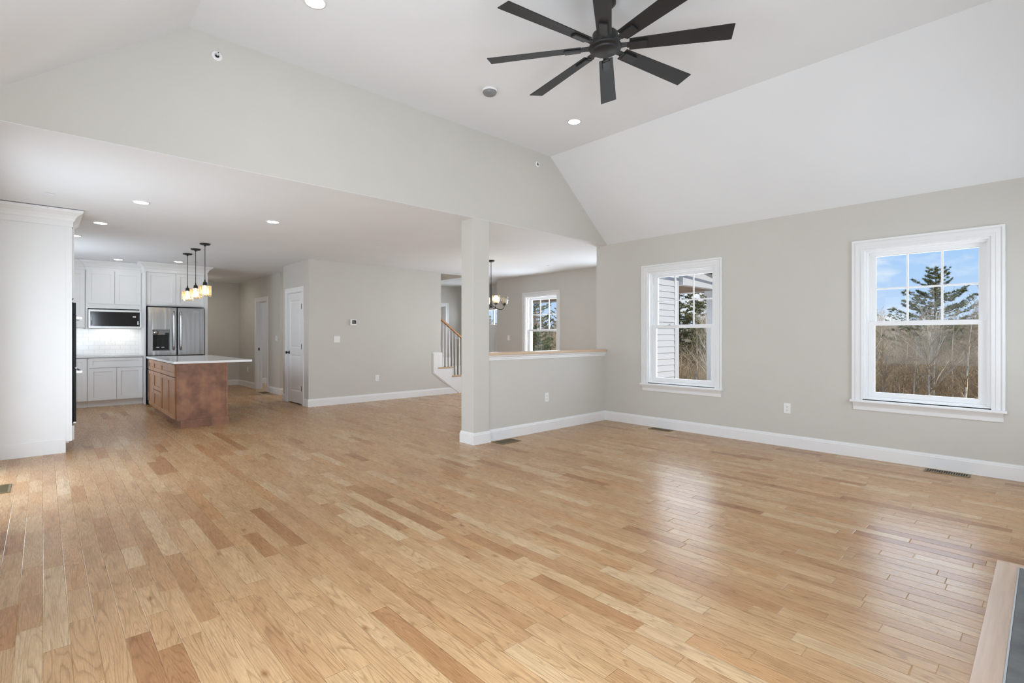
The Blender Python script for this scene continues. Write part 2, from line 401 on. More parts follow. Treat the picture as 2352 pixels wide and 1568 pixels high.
    def build(s, name, m, parent=None, bevel=0.0, kind=None, label=None, cat=None, group=None, smooth_all=False):
        org = Vector((0, 0, 0))
        p = parent
        while p is not None:
            org += Vector(p.location); p = p.parent
        me = bpy.data.meshes.new(name)
        me.from_pydata([tuple(v - org) for v in s.v], [], s.f)
        bm = bmesh.new(); bm.from_mesh(me); bmesh.ops.recalc_face_normals(bm, faces=bm.faces)
        bm.to_mesh(me); bm.free()
        if any(s.sm) or smooth_all:
            for p_, f_ in zip(me.polygons, s.sm): p_.use_smooth = f_ or smooth_all
        me.materials.append(m)
        o = bpy.data.objects.new(name, me); COL.objects.link(o)
        if parent is not None: o.parent = parent
        if bevel:
            bv = o.modifiers.new('bevel', 'BEVEL'); bv.width = bevel; bv.segments = 2; bv.limit_method = 'ANGLE'; bv.angle_limit = 0.7
        tag(o, label, cat, group, kind)
        return o
def tag(o, label=None, cat=None, group=None, kind=None):
    if label: o['label'] = label
    if cat: o['category'] = cat
    if group: o['group'] = group
    if kind: o['kind'] = kind
    return o
def thing(name, loc, label=None, cat=None, group=None, kind=None):
    o = bpy.data.objects.new(name, None); COL.objects.link(o); o.location = loc; o.empty_display_size = 0.1
    return tag(o, label, cat, group, kind)
def struct(name, mb, m, **kw):
    return mb.build(name, m, kind='structure', **kw)
def copy_tree(o, parent=None):
    c = o.copy(); COL.objects.link(c)
    if parent is not None: c.parent = parent
    for ch in list(o.children): copy_tree(ch, c)
    return c
def grid_boxes(mb, rng, holes, put):
    """fill rectangle rng=(a0,a1,c0,c1) with boxes, leaving holes"""
    A = sorted(set([rng[0], rng[1]] + [h[i] for h in holes for i in (0, 1)]))
    C = sorted(set([rng[2], rng[3]] + [h[i] for h in holes for i in (2, 3)]))
    for a0, a1 in zip(A, A[1:]):
        run = None
        for c0, c1 in zip(C, C[1:]):
            ca, cc = (a0 + a1) / 2, (c0 + c1) / 2
            inside = any(h[0] < ca < h[1] and h[2] < cc < h[3] for h in holes)
            if not inside:
                if run and abs(run[1] - c0) < 1e-9: run[1] = c1
                else:
                    if run: put(a0, a1, *run)
                    run = [c0, c1]
            else:
                if run: put(a0, a1, *run); run = None
        if run: put(a0, a1, *run)
    return mb
def wall_x(x0, x1, y0, y1, z0, z1, holes=()):
    mb = MB(); return grid_boxes(mb, (y0, y1, z0, z1), list(holes), lambda a, b, c, d: mb.box(x0, x1, a, b, c, d))
def wall_y(y0, y1, x0, x1, z0, z1, holes=()):
    mb = MB(); return grid_boxes(mb, (x0, x1, z0, z1), list(holes), lambda a, b, c, d: mb.box(a, b, y0, y1, c, d))

# local frames: a = along the wall (to the viewer's right), b = out of the room, c = up
def F_east(y):   # wall facing -X, seen from the west: right is -Y, outside is +X
    return lambda x: Matrix(((0, 1, 0, x), (-1, 0, 0, y), (0, 0, 1, 0), (0, 0, 0, 1)))
def frame_mat(right, out, loc):
    r = Vector(right); o = Vector(out); u = Vector((0, 0, 1))
    return Matrix(((r.x, o.x, u.x, loc[0]), (r.y, o.y, u.y, loc[1]), (r.z, o.z, u.z, loc[2]), (0, 0, 0, 1)))

CZ = 2.585      # flat ceiling of kitchen, dining and hall
RX = 6.10       # right (window) wall
LX = -0.41      # left wall
HY = 4.47       # gable wall above the opening
TOP = 3.594     # flat strip of the tray ceiling

# ------------------------------------------------------------------ structure
struct('floor', MB().box(LX - 0.2, 8.9, -0.65, 14.4, -0.12, 0.0), M_oak)
win = lambda yc: (yc - 0.475, yc + 0.475, 0.60, 2.12)
struct('wall_right', wall_x(RX, RX + 0.2, -0.65, 4.45, -0.3, 2.9, [win(0.8225), win(3.307)]), M_wall)
struct('wall_left', wall_x(LX - 0.2, LX, -0.65, 14.4, -0.3, 3.0, [(-0.15, 2.45, 0.60, 2.12), (4.75, 6.55, 0.0, 2.06), (9.2, 10.6, 1.1, 2.1)]), M_wall)
struct('wall_back', wall_y(-0.65, -0.45, LX, RX, -0.3, 3.8, [(0.1, 1.4, 0.6, 2.12), (4.2, 5.5, 0.6, 2.12)]), M_wall)
prof = [(LX, 2.62), (0.812, TOP), (4.867, TOP), (RX, 2.592)]
struct('wall_gable', MB().prism([(LX, CZ + 0.003), (RX, CZ + 0.003), (RX, 2.592), (4.867, TOP), (0.812, TOP), (LX, 2.62)], 'y', HY, 4.62), M_wall)
vault = MB()
for (p, q) in zip(prof, prof[1:]):
    vault.prism([p, q, (q[0], q[1] + 0.25), (p[0], p[1] + 0.25)], 'y', -0.65, 4.7)
struct('ceiling', vault, M_ceil)
low = MB()
grid_boxes(low, (LX, 8.9, HY + 0.002, 14.4), [(4.2, 7.03, 8.94, 10.25)], lambda a, b, c, d: low.box(a, b, c, d, CZ, CZ + 0.28))
struct('ceiling_low', low, M_ceil)
struct('wall_column', MB().box(3.582, 3.81, HY, 4.70, 0, CZ), M_wall)
struct('wall_half', MB().box(3.81, RX, 4.505, 4.62, 0, 0.985), M_wall)
ht = thing('trim_1', (4.9, 4.56, 0.98), kind='structure')
MB().box(3.81, RX - 0.0, 4.462, 4.66, 1.012, 1.044).build('wood_cap', M_capwood, ht, bevel=0.006)
cp = MB()
cp.prism([(4.505, 0.952), (4.497, 0.952), (4.497, 0.968), (4.490, 0.972), (4.490, 0.985), (4.478, 1.000), (4.474, 1.012), (4.505, 1.012)], 'x', 3.81, RX)
cp.prism([(4.62, 0.952), (4.63, 0.952), (4.63, 0.98), (4.645, 1.0), (4.65, 1.012), (4.62, 1.012)], 'x', 3.81, RX)
cp.build('cap_moulding', M_trim, ht)
# dining bump-out
struct('wall_dining_south', MB().box(RX + 0.2, 8.09, 4.45, 4.66, -0.3, 2.9).box(RX, RX + 0.2, 4.45, 4.66, -0.3, 2.9), M_wall)
struct('wall_dining_east', wall_x(7.94, 8.09, 4.66, 8.9, -0.3, 2.9, [win(7.575), win(5.33)]), M_wall)
struct('wall_entry_return', MB().box(7.94, 8.75, 8.9, 9.02, -0.3, 2.9), M_wall)
struct('wall_entry', wall_x(8.60, 8.75, 9.02, 11.22, -0.3, 2.9, [(9.60, 10.58, 0.0, 2.09)]), M_wall)
struct('wall_hall_north', wall_y(11.10, 11.22, 3.78, 8.75, 0, CZ, [(7.14, 7.93, 0, 2.05)]), M_wall)
struct('wall_hall', wall_x(3.66, 3.78, 11.10, 14.15, 0, CZ, [(11.92, 12.70, 0, 2.05)]), M_wall)
struct('wall_far', MB().box(2.24, 8.75, 14.15, 14.3, 0, CZ), M_wall)
struct('wall_side_room', MB().box(6.2, 6.3, 11.22, 14.15, 0, CZ), M_wall)
struct('wall_kitchen', MB().box(LX, 2.34, 11.95, 12.07, 0, CZ).box(2.24, 2.34, 12.07, 14.15, 0, CZ), M_wall)
struct('wall_closet', MB().box(3.385, 6.175, 8.82, 8.94, 0, CZ), M_wall)
struct('wall_closet_side', wall_x(3.385, 3.50, 8.94, 10.08, 0, CZ, [(9.095, 9.86, 0, 2.05)]), M_wall)
struct('wall_closet_back', MB().box(3.50, 6.0, 9.97, 10.08, 0, CZ), M_wall)
struct('wall_stairwell', MB().box(7.022, 7.10, 8.945, 10.245, CZ + 0.001, 3.7).box(4.2, 7.1, 8.83, 8.94, CZ + 0.28, 3.7).box(4.2, 7.1, 10.25, 10.35, CZ + 0.28, 3.7).box(4.1, 4.2, 8.83, 10.35, CZ + 0.28, 3.7).box(4.1, 7.1, 8.83, 10.35, 3.7, 3.8), M_wall)

lamp('added_stairwell_fill', 'POINT', (5.6, 9.6, 3.45), 9, (1, 0.95, 0.88), shadow_soft_size=0.1)  # unseen fill added to lift the dark stairwell, no fixture
struct('wall_under_stairs', MB().prism([(6.175, 0), (6.63, 0), (6.175, 0.33)], 'y', 8.82, 8.94), M_wall)

# ------------------------------------------------------------------ baseboards
BB = [(0, 0), (0.016, 0), (0.016, 0.108), (0.011, 0.114), (0.011, 0.122), (0.006, 0.130), (0.006, 0.136), (0, 0.136)]
def baseboard(side, *paths):
    mb = MB()
    for p in paths: mb.sweep(p, BB)
    struct('baseboard_' + side, mb, M_trim)
# profile lies to the left of travel
baseboard('right', [(RX, -0.45), (RX, 4.505), (3.81, 4.505)])
baseboard('column', [(3.81, 4.505), (3.81, HY), (3.582, HY), (3.582, 4.70), (3.81, 4.70), (3.81, 4.62)])
baseboard('half_wall_dining', [(3.81, 4.62), (RX, 4.62)])
baseboard('closet', [(6.60, 8.82), (3.385, 8.82), (3.385, 8.995)], [(3.385, 9.955), (3.385, 10.08), (6.0, 10.08)])
baseboard('hall', [(7.05, 11.10), (3.66, 11.10), (3.66, 11.85)], [(3.66, 12.77), (3.66, 14.15), (2.34, 14.15), (2.34, 12.07)])
baseboard('side_room', [(6.2, 11.22), (6.2, 14.15), (3.78, 14.15), (3.78, 12.77)], [(3.78, 11.85), (3.78, 11.22), (6.2, 11.22)])
baseboard('dining', [(6.1, 4.66), (7.94, 4.66), (7.94, 9.02), (8.6, 9.02), (8.6, 9.55)])
baseboard('left', [(LX, 4.65), (LX, -0.45), (1.8, -0.45)], [(LX, 7.14), (LX, 6.65)])
baseboard('back', [(3.9, -0.45), (RX, -0.45)])

# ------------------------------------------------------------------ windows
def make_window(n, M, grille=True, w=0.95, z0=0.60, z1=2.12, lock=True):
    """double-hung window; local a across (0 = centre), b outward from the wall face, c up"""
    loc = M @ Vector((0, 0, z0)); r = thing('window_%d' % n, loc, kind='structure')
    h = w / 2; o = h + 0.09
    k = MB(M)
    k.frame((-o, o, z0 - 0.012, z1 + 0.09), (-h, h, z0, z1), -0.012, 0, bottom=False)
    k.frame((-o, o, z0 - 0.012, z1 + 0.09), (-o + 0.022, o - 0.022, z0, z1 + 0.068), -0.024, -0.012, bottom=False)
    k.frame((-o + 0.030, o - 0.030, z0 - 0.012, z1 + 0.060), (-h - 0.028, h + 0.028, z0, z1 + 0.028), -0.017, -0.012, bottom=False)
    k.frame((-h - 0.012, h + 0.012, z0 - 0.012, z1 + 0.012), (-h, h, z0, z1), -0.019, -0.012, bottom=False)
    k.build('casing', M_trim, r, bevel=0.002)
    k = MB(M)
    k.prism([(-0.050, z0 - 0.032), (0.05, z0 - 0.032), (0.05, z0 - 0.008), (-0.046, z0 - 0.008), (-0.052, z0 - 0.014), (-0.052, z0 - 0.026)], 'x', -o - 0.012, o + 0.012)
    k.build('stool', M_trim, r, bevel=0.002)
    k = MB(M)
    pr = [(0, z0 - 0.11), (-0.012, z0 - 0.11), (-0.014, z0 - 0.075), (-0.020, z0 - 0.062), (-0.034, z0 - 0.040), (-0.036, z0 - 0.032), (0, z0 - 0.032)]
    k.prism(pr, 'x', -o + 0.012, o - 0.012)
    k.build('apron', M_trim, r)
    # jamb liner
    k = MB(M); k.frame((-h, h, z0 - 0.008, z1), (-h + 0.018, h - 0.018, z0 + 0.012, z1 - 0.018), 0.0, 0.205)
    k.frame((-h + 0.018, h - 0.018, z0 + 0.012, z1 - 0.018), (-h + 0.034, h - 0.034, z0 + 0.024, z1 - 0.034), 0.045, 0.062)
    k.frame((-h + 0.018, h - 0.018, z0 + 0.012, z1 - 0.018), (-h + 0.030, h - 0.030, z0 + 0.024, z1 - 0.030), 0.098, 0.106)
    k.build('jamb', M_trim, r)
    zm = (z0 + z1) / 2 + 0.008
    s0 = h - 0.032
    # lower sash (inner track), upper sash (outer track)
    for nm, c0, c1, b0, b1 in (('lower_sash', z0 + 0.024, zm + 0.016, 0.063, 0.097), ('upper_sash', zm - 0.016, z1 - 0.030, 0.107, 0.141)):
        k = MB(M); bt = 0.042 if nm == 'lower_sash' else 0.034; tp = 0.032 if nm == 'lower_sash' else 0.038; sd = 0.052
        inn = (-s0 + sd, s0 - sd, c0 + bt, c1 - tp)
        k.frame((-s0, s0, c0, c1), inn, b0, b1)
        k.frame((inn[0] - 0.0, inn[1] + 0.0, inn[2], inn[3]), (inn[0] + 0.006, inn[1] - 0.006, inn[2] + 0.006, inn[3] - 0.006), b0 + 0.007, b1 - 0.004)
        sash = k.build(nm, M_trim, r, bevel=0.0015)
        if grille and nm == 'upper_sash':
            g = MB(M)
            for q in (1 / 3, 2 / 3):
                a = inn[0] + (inn[1] - inn[0]) * q; g.box(a - 0.0085, a + 0.0085, b0 + 0.010, b0 + 0.024, inn[2], inn[3])
            c = (inn[2] + inn[3]) / 2; g.box(inn[0], inn[1], b0 + 0.0105, b0 + 0.0235, c - 0.0085, c + 0.0085)
            g.build('grille', M_trim, sash, bevel=0.002)
        p = MB(M); p.box(inn[0], inn[1], b0 + 0.015, b0 + 0.019, inn[2], inn[3]); p.build('pane', M_pane, sash)
    if lock:
        k = MB(M); a = -0.19
        k.box(a - 0.032, a + 0.032, 0.066, 0.090, zm + 0.016, zm + 0.022); k.box(a - 0.012, a + 0.012, 0.068, 0.088, zm + 0.022, zm + 0.032); k.box(a - 0.01, a + 0.034, 0.072, 0.082, zm + 0.030, zm + 0.037)
        k.build('sash_lock', M_steel_s, r, bevel=0.002)
    return r
EAST = lambda x, y: frame_mat((0, -1, 0), (1, 0, 0), (x, y, 0))
WEST = lambda x, y: frame_mat((0, 1, 0), (-1, 0, 0), (x, y, 0))
SOUTH = lambda x, y: frame_mat((-1, 0, 0), (0, -1, 0), (x, y, 0))
NORTH = lambda x, y: frame_mat((1, 0, 0), (0, 1, 0), (x, y, 0))
make_window(1, EAST(RX, 3.307)); make_window(2, EAST(RX, 0.8225)); make_window(3, EAST(7.94, 7.575)); make_window(8, EAST(7.94, 5.33))  # the last is an unseen second dining window added for its light
make_window(4, WEST(LX, 1.15), w=2.6); make_window(5, SOUTH(0.75, -0.45), w=1.3); make_window(6, SOUTH(4.85, -0.45), w=1.3)  # unseen windows added left of and behind the camera to carry fill
make_window(7, WEST(LX, 9.9), w=1.4, z0=1.1, z1=2.1, grille=False)  # unseen kitchen window added to carry fill
# unseen patio door on the left wall, opening for the fill light
pd = thing('door_4', (LX, 5.65, 0), kind='structure')
k = MB(WEST(LX, 5.65)); k.frame((-0.99, 0.99, 0, 2.15), (-0.90, 0.90, 0, 2.06), -0.02, 0, bottom=False); k.frame((-0.90, 0.90, 0, 2.06), (-0.86, 0.86, 0.03, 2.02), 0, 0.16); k.build('casing', M_trim, pd)
for s_, b_ in ((-1, 0.05), (1, 0.10)):
    a0, a1 = (-0.86, 0.03) if s_ < 0 else (-0.03, 0.86)
    k = MB(WEST(LX, 5.65)); k.frame((a0, a1, 0.03, 2.02), (a0 + 0.075, a1 - 0.075, 0.13, 1.94), b_, b_ + 0.045); lf = k.build('door_panel', M_trim, pd)
    k = MB(WEST(LX, 5.65)); k.box(a0 + 0.075, a1 - 0.075, b_ + 0.02, b_ + 0.025, 0.13, 1.94); k.build('pane', M_pane, lf)

# ------------------------------------------------------------------ doors
def door_frame(r, M, w, h, depth, cas=0.083, room2=True, stop=0.05):
    """casing and jamb round an opening of width w, local a centred, b outward"""
    k = MB(M); o = w / 2
    for b0, b1, b2 in ((-0.012, 0.0, -0.019),) + (((depth, depth + 0.012, depth + 0.019),) if room2 else ()):
        k.frame((-o - cas + 0.006, o + cas - 0.006, 0, h + cas - 0.006), (-o - 0.006 + 0.012, o + 0.006 - 0.012, 0, h - 0.006), min(b0, b1), max(b0, b1), bottom=False)
        lo, hi = min(b2, b0 if b2 < 0 else b1), max(b2, b0 if b2 < 0 else b1)
        k.frame((-o - cas + 0.006, o + cas - 0.006, 0, h + cas - 0.006), (-o - cas + 0.032, o + cas - 0.032, 0, h + cas - 0.032), lo, hi, bottom=False)
    k.build('casing', M_trim, r, bevel=0.002)
    k = MB(M); k.frame((-o, o, 0, h), (-o + 0.018, o - 0.018, 0, h - 0.018), 0, depth, bottom=False)
    k.frame((-o + 0.018, o - 0.018, 0, h - 0.018), (-o + 0.03, o - 0.03, 0, h - 0.03), stop, stop + 0.035, bottom=False)
    k.build('jamb', M_trim, r)
def knob(r, M, a, c, b, sgn=-1):
    """round knob whose axis points out of the face at depth b"""
    k = MB(M)
    Rm = Matrix.Rotation(PI / 2 * (1 if sgn < 0 else -1), 3, 'X')
    k.lathe([(0.0, 0.0), (0.031, 0.0), (0.031, 0.006), (0.014, 0.012), (0.011, 0.034), (0.020, 0.042), (0.027, 0.052), (0.025, 0.062), (0.014, 0.068), (0.0, 0.069)], 20, (a, b, c), Rm, caps=False)
    return k.build('knob', M_black, r)
def panel_leaf(r, M, a0, a1, z0, z1, b0, b1, panels, st=0.105):
    """moulded two-panel door leaf: recessed field with a raised centre"""
    k = MB(M); zs = [z0] + [q for p in panels for q in p] + [z1]
    k.box(a0, a0 + st, b0, b1, z0, z1); k.box(a1 - st, a1, b0, b1, z0, z1)
    for i in range(0, len(zs), 2): k.box(a0 + st, a1 - st, b0, b1, zs[i], zs[i + 1])
    for p0, p1 in panels:
        x0, x1 = a0 + st, a1 - st; m = 0.022; q = 0.045
        for s_, bb in ((1, b0), (-1, b1)):
            d = 0.009 * s_; e = 0.003 * s_
            V = [(x0, bb, p0), (x1, bb, p0), (x1, bb, p1), (x0, bb, p1),
                 (x0 + m, bb + d, p0 + m), (x1 - m, bb + d, p0 + m), (x1 - m, bb + d, p1 - m), (x0 + m, bb + d, p1 - m),
                 (x0 + q, bb + e, p0 + q), (x1 - q, bb + e, p0 + q), (x1 - q, bb + e, p1 - q), (x0 + q, bb + e, p1 - q)]
            Fc = []
            for j in (0, 4):
                for i in range(4): Fc.append((j + i, j + (i + 1) % 4, j + 4 + (i + 1) % 4, j + 4 + i))
            Fc.append((8, 9, 10, 11)); k.add(V, Fc)
    return k.build('door_leaf', M_trim, r)
# closet door (wall faces -X)
d1 = thing('door_1', (3.385, 9.4775, 0), kind='structure'); Md = EAST(3.385, 9.4775)
door_frame(d1, Md, 0.765, 2.05, 0.115, stop=0.045)
lf = panel_leaf(d1, Md, -0.357, 0.357, 0.018, 2.028, 0.006, 0.041, [(0.23, 0.90), (1.02, 1.90)], st=0.115)
knob(d1, Md, -0.295, 0.935, 0.006)
for zc in (0.30, 1.05, 1.77):
    k = MB(Md); k.box(0.350, 0.372, -0.006, 0.010, zc - 0.045, zc + 0.045); k.lathe([(0.0065, -0.047), (0.0065, 0.047)], 10, (0.361, -0.008, zc)); k.build('hinge', M_black, d1)
# hall doorway, open, with a strike plate on the far jamb
d2 = thing('door_2', (3.66, 12.31, 0), kind='structure'); Md = EAST(3.66, 12.31)
door_frame(d2, Md, 0.78, 2.05, 0.12, stop=0.07)
k = MB(Md); k.box(-0.3725, -0.370, 0.035, 0.066, 0.90, 0.965); k.build('strike_plate', M_black, d2)
# door on the north hall wall, mostly behind the closet wall
d3 = thing('door_3', (7.535, 11.10, 0), kind='structure'); Md = NORTH(7.535, 11.10)
door_frame(d3, Md, 0.79, 2.05, 0.12)
panel_leaf(d3, Md, -0.37, 0.37, 0.018, 2.028, 0.085, 0.119, [(0.23, 0.90), (1.02, 1.90)])
# entry door
d5 = thing('door_5', (8.60, 10.09, 0), kind='structure'); Md = EAST(8.60, 10.09)
door_frame(d5, Md, 0.98, 2.09, 0.15, room2=False)
k = MB(Md); k.frame((-0.455, 0.455, 0.02, 2.06), (-0.345, 0.345, 1.54, 1.93), 0.055, 0.10)
k.box(-0.40, 0.40, 0.045, 0.055, 1.385, 1.41)
for a_ in (-0.345, -0.115, 0.115, 0.345):
    k.box(a_ - 0.055, a_ + 0.055, 0.047, 0.055, 0.25, 1.385)
k.box(-0.455, 0.455, 0.046, 0.055, 0.02, 0.25); k.box(-0.455, 0.455, 0.046, 0.055, 1.30, 1.3845)
lf = k.build('door_leaf', M_trim, d5, bevel=0.002)
k = MB(Md); k.box(-0.345, 0.345, 0.07, 0.08, 1.54, 1.93); k.build('pane', M_pane, lf)
k = MB(Md)
for a_ in (-0.115, 0.115): k.box(a_ - 0.010, a_ + 0.010, 0.06, 0.09, 1.54, 1.93)
k.build('grille', M_trim, lf)

# ------------------------------------------------------------------ hearth
h = thing('hearth', (2.85, -0.15, 0), 'dark grey slate hearth slab with a pale oak border set in the floor', 'hearth')
MB().box(1.92, 3.775, -0.45, 0.108, 0.0, 0.012).build('slate_slab', M_slate, h, bevel=0.003)
k = MB()
k.prism([(1.82, 0.195), (3.845, 0.195), (3.785, 0.112), (1.91, 0.112)], 'z', 0.0, 0.008)
k.prism([(3.845, 0.195), (3.845, -0.45), (3.785, -0.45), (3.785, 0.112)], 'z', 0.0, 0.008)
k.prism([(1.82, 0.195), (1.91, 0.112), (1.91, -0.45), (1.82, -0.45)], 'z', 0.0, 0.008)
k.build('wood_border', M_border, h, bevel=0.0015)
MB().box(1.914, 3.781, 0.106, 0.112, 0.0, 0.014).box(3.777, 3.783, -0.45, 0.112, 0, 0.014).build('metal_edge', M_steel_s, h)

# ------------------------------------------------------------------ floor registers
def register(x0, x1, y0, y1, label, along='y'):
    r = thing('floor_register', ((x0 + x1) / 2, (y0 + y1) / 2, 0), label, 'floor vent', 'floor registers')
    k = MB(); fr = 0.016
    k.box(x0, x0 + fr, y0, y1, 0, 0.006).box(x1 - fr, x1, y0, y1, 0, 0.006).box(x0 + fr, x1 - fr, y0, y0 + fr, 0, 0.006).box(x0 + fr, x1 - fr, y1 - fr, y1, 0, 0.006)
    k.build('frame', M_brass, r, bevel=0.0015)
    k = MB(); L0, L1 = (y0 + fr, y1 - fr) if along == 'y' else (x0 + fr, x1 - fr)
    n = int((L1 - L0) / 0.0165)
    for i in range(n + 1):
        t = L0 + (L1 - L0) * i / n
        if along == 'y': k.box(x0 + fr, x1 - fr, t - 0.003, t + 0.003, 0.001, 0.0045)
        else: k.box(t - 0.003, t + 0.003, y0 + fr, y1 - fr, 0.001, 0.0045)
    k.build('louver', M_brass, r)
    MB().box(x0 + fr, x1 - fr, y0 + fr, y1 - fr, 0.0, 0.001).build('duct_opening', M_dark, r)
register(3.835, 4.135, 4.262, 4.448, 'bronze floor register beside the column base at the half wall', 'x')
register(5.915, 6.04, 3.365, 3.665, 'bronze floor register under the small right-wall window beside the siding view')
register(5.915, 6.05, 0.475, 0.79, 'bronze floor register under the large window nearest the camera, black slots showing')
register(-0.335, -0.19, 5.63, 5.94, 'bronze floor register at the photo left edge before the tall white cabinet')
register(3.46, 3.62, 11.55, 11.87, 'dark floor register in front of the open hall doorway')

# ------------------------------------------------------------------ outlets, switches, thermostat
def plate(name, M, a, c, w, hgt, label, cat, group=None, gangs=1, kind_='outlet'):
    r = thing(name, M @ Vector((a, 0, c)), label, cat, group)
    k = MB(M); k.box(a - w / 2, a + w / 2, -0.006, 0, c - hgt / 2, c + hgt / 2); k.build('cover_plate', M_plate, r, bevel=0.0025)
    if kind_ == 'outlet':
        for dz in (-0.0195, 0.0195):
            k = MB(M); k.box(a - 0.0165, a + 0.0165, -0.0085, -0.006, c + dz - 0.0135, c + dz + 0.0135); s_ = k.build('socket', M_plate, r, bevel=0.002)
            k = MB(M); k.box(a - 0.0085, a - 0.0055, -0.0092, -0.0085, c + dz - 0.003, c + dz + 0.006); k.box(a + 0.0055, a + 0.0085, -0.0092, -0.0085, c + dz - 0.003, c + dz + 0.005); k.lathe([(0.0026, 0), (0.0026, 0.0007)], 8, (a, -0.0092, c + dz - 0.008), Matrix.Rotation(-PI / 2, 3, 'X')); k.build('slot', M_dark, s_)
    else:
        for g in range(gangs):
            ga = a + (g - (gangs - 1) / 2) * 0.046
            k = MB(M); k.prism([(-0.006, c - 0.033), (-0.0115, c - 0.033), (-0.0085, c), (-0.0075, c + 0.033), (-0.006, c + 0.033)], 'x', ga - 0.0165, ga + 0.0165); k.build('rocker', M_plate, r)
    return r
plate('outlet', EAST(RX, 2.005), 0, 0.43, 0.073, 0.114, 'white wall outlet between the two right-wall windows', 'outlet', 'wall outlets')
plate('outlet', NORTH(4.832, 4.505), 0, 0.437, 0.073, 0.118, 'white wall outlet on the half wall under the oak cap', 'outlet', 'wall outlets')
plate('outlet', NORTH(4.693, 8.82), 0, 0.434, 0.075, 0.118, 'white wall outlet low on the wall with the thermostat', 'outlet', 'wall outlets')
plate('outlet', EAST(3.66, 13.38), 0, 0.43, 0.073, 0.114, 'white wall outlet low in the hall, beyond the island top', 'outlet', 'wall outlets')
plate('outlet', NORTH(0.925, 11.94), 0, 1.165, 0.075, 0.118, 'white outlet set in the subway tile backsplash', 'outlet', 'wall outlets')
plate('light_switch', NORTH(3.895, 8.82), 0, 1.182, 0.118, 0.114, 'white double switch plate on the wall below the thermostat', 'light switch', 'switch plates', 2, 'switch')
plate('light_switch', EAST(3.66, 11.31), 0, 1.19, 0.118, 0.114, 'white double switch plate between hall doorway and wall corner', 'light switch', 'switch plates', 2, 'switch')
plate('light_switch', EAST(7.94, 8.61), 0, 1.20, 0.073, 0.114, 'white single switch plate beside the dining room window', 'light switch', 'switch plates', 1, 'switch')
plate('light_switch', NORTH(8.33, 11.10), 0, 1.21, 0.21, 0.114, 'white four-gang switch plate seen behind the stair balusters', 'light switch', 'switch plates', 4, 'switch')
th = thing('thermostat', (4.207, 8.82, 1.495), 'small white thermostat with dark square screen on the greige wall', 'thermostat')
M_ = NORTH(4.207, 8.82)
k = MB(M_); k.box(-0.060, 0.060, -0.024, 0, 1.438, 1.552); k.build('housing', M_plate, th, bevel=0.005)
k = MB(M_); k.box(-0.030, 0.048, -0.0255, -0.024, 1.465, 1.532); sc_ = k.build('screen', M_screen, th)
k = MB(M_)
for a_, c0, c1 in ((-0.012, 1.478, 1.520), (0.004, 1.478, 1.520), (0.022, 1.478, 1.500)): k.box(a_ - 0.004, a_ + 0.004, -0.0262, -0.0255, c0, c1)
k.build('digit', M_grey, sc_)

# ------------------------------------------------------------------ ceiling fixtures
def recessed(x, y, z, r0, label):
    r = thing('recessed_light', (x, y, z), label, 'ceiling light', 'recessed ceiling lights')
    k = MB(); k.lathe([(r0 * 0.82, -0.004), (r0 * 0.84, -0.007), (r0, -0.006), (r0, 0.0), (r0 * 0.82, 0.0), (r0 * 0.82, -0.004)], 32, (x, y, z), caps=False); k.build('trim_ring', M_trim, r)
    k = MB(); k.lathe([(0.0005, -0.0045), (r0 * 0.82, -0.004), (r0 * 0.82, -0.001), (0.0005, -0.001)], 32, (x, y, z), caps=False); k.build('lens', M_lens, r)
for x, y, z, r0, lb in ((1.40, 3.53, TOP, 0.078, 'lit recessed light on the high ceiling at the photo top, left of the fan'),
                    (4.262, 3.56, TOP, 0.075, 'lit recessed light on the high ceiling below the black fan blades'),
                    (0.721, 6.229, CZ, 0.075, 'lit recessed light nearest the tall white cabinet crown, larger of that pair'),
                    (0.50, 7.699, CZ, 0.075, 'lit recessed light just right of the tall cabinet crown, behind the larger one'),
                    (1.978, 6.237, CZ, 0.075, 'lit recessed light in the low ceiling between pendants and column'),
                    (0.966, 11.15, CZ, 0.075, 'lit recessed light in front of the crown above the microwave'),
                    (1.79, 10.75, CZ, 0.075, 'lit recessed light in front of the crown above the refrigerator'),
                    (0.31, 8.90, CZ, 0.075, 'lit recessed light half hidden behind the tall cabinet crown corner')):
    recessed(x, y, z, r0, lb)
def cover(x, y, label):
    r = thing('sprinkler_cover', (x, y, CZ), label, 'sprinkler cover', 'flush sprinkler covers')
    MB().lathe([(0.0005, -0.006), (0.036, -0.006), (0.041, -0.003), (0.041, -0.002), (0.0005, -0.002)], 28, (x, y, CZ), caps=False).build('cover_disc', M_ceil, r)
    MB().lathe([(0.030, -0.002), (0.038, -0.002), (0.038, 0.0), (0.030, 0.0), (0.030, -0.002)], 28, (x, y, CZ), caps=False).build('shadow_gap', M_dark, r)
cover(0.05, 6.46, 'flush round sprinkler cover on the low ceiling above the tall cabinet')
cover(3.484, 6.548, 'flush round sprinkler cover on the low ceiling before the closet wall')
cover(7.046, 6.518, 'flush round sprinkler cover on the dining ceiling beside the chandelier')
cover(2.032, 10.62, 'flush round sprinkler cover on the ceiling behind the pendants')
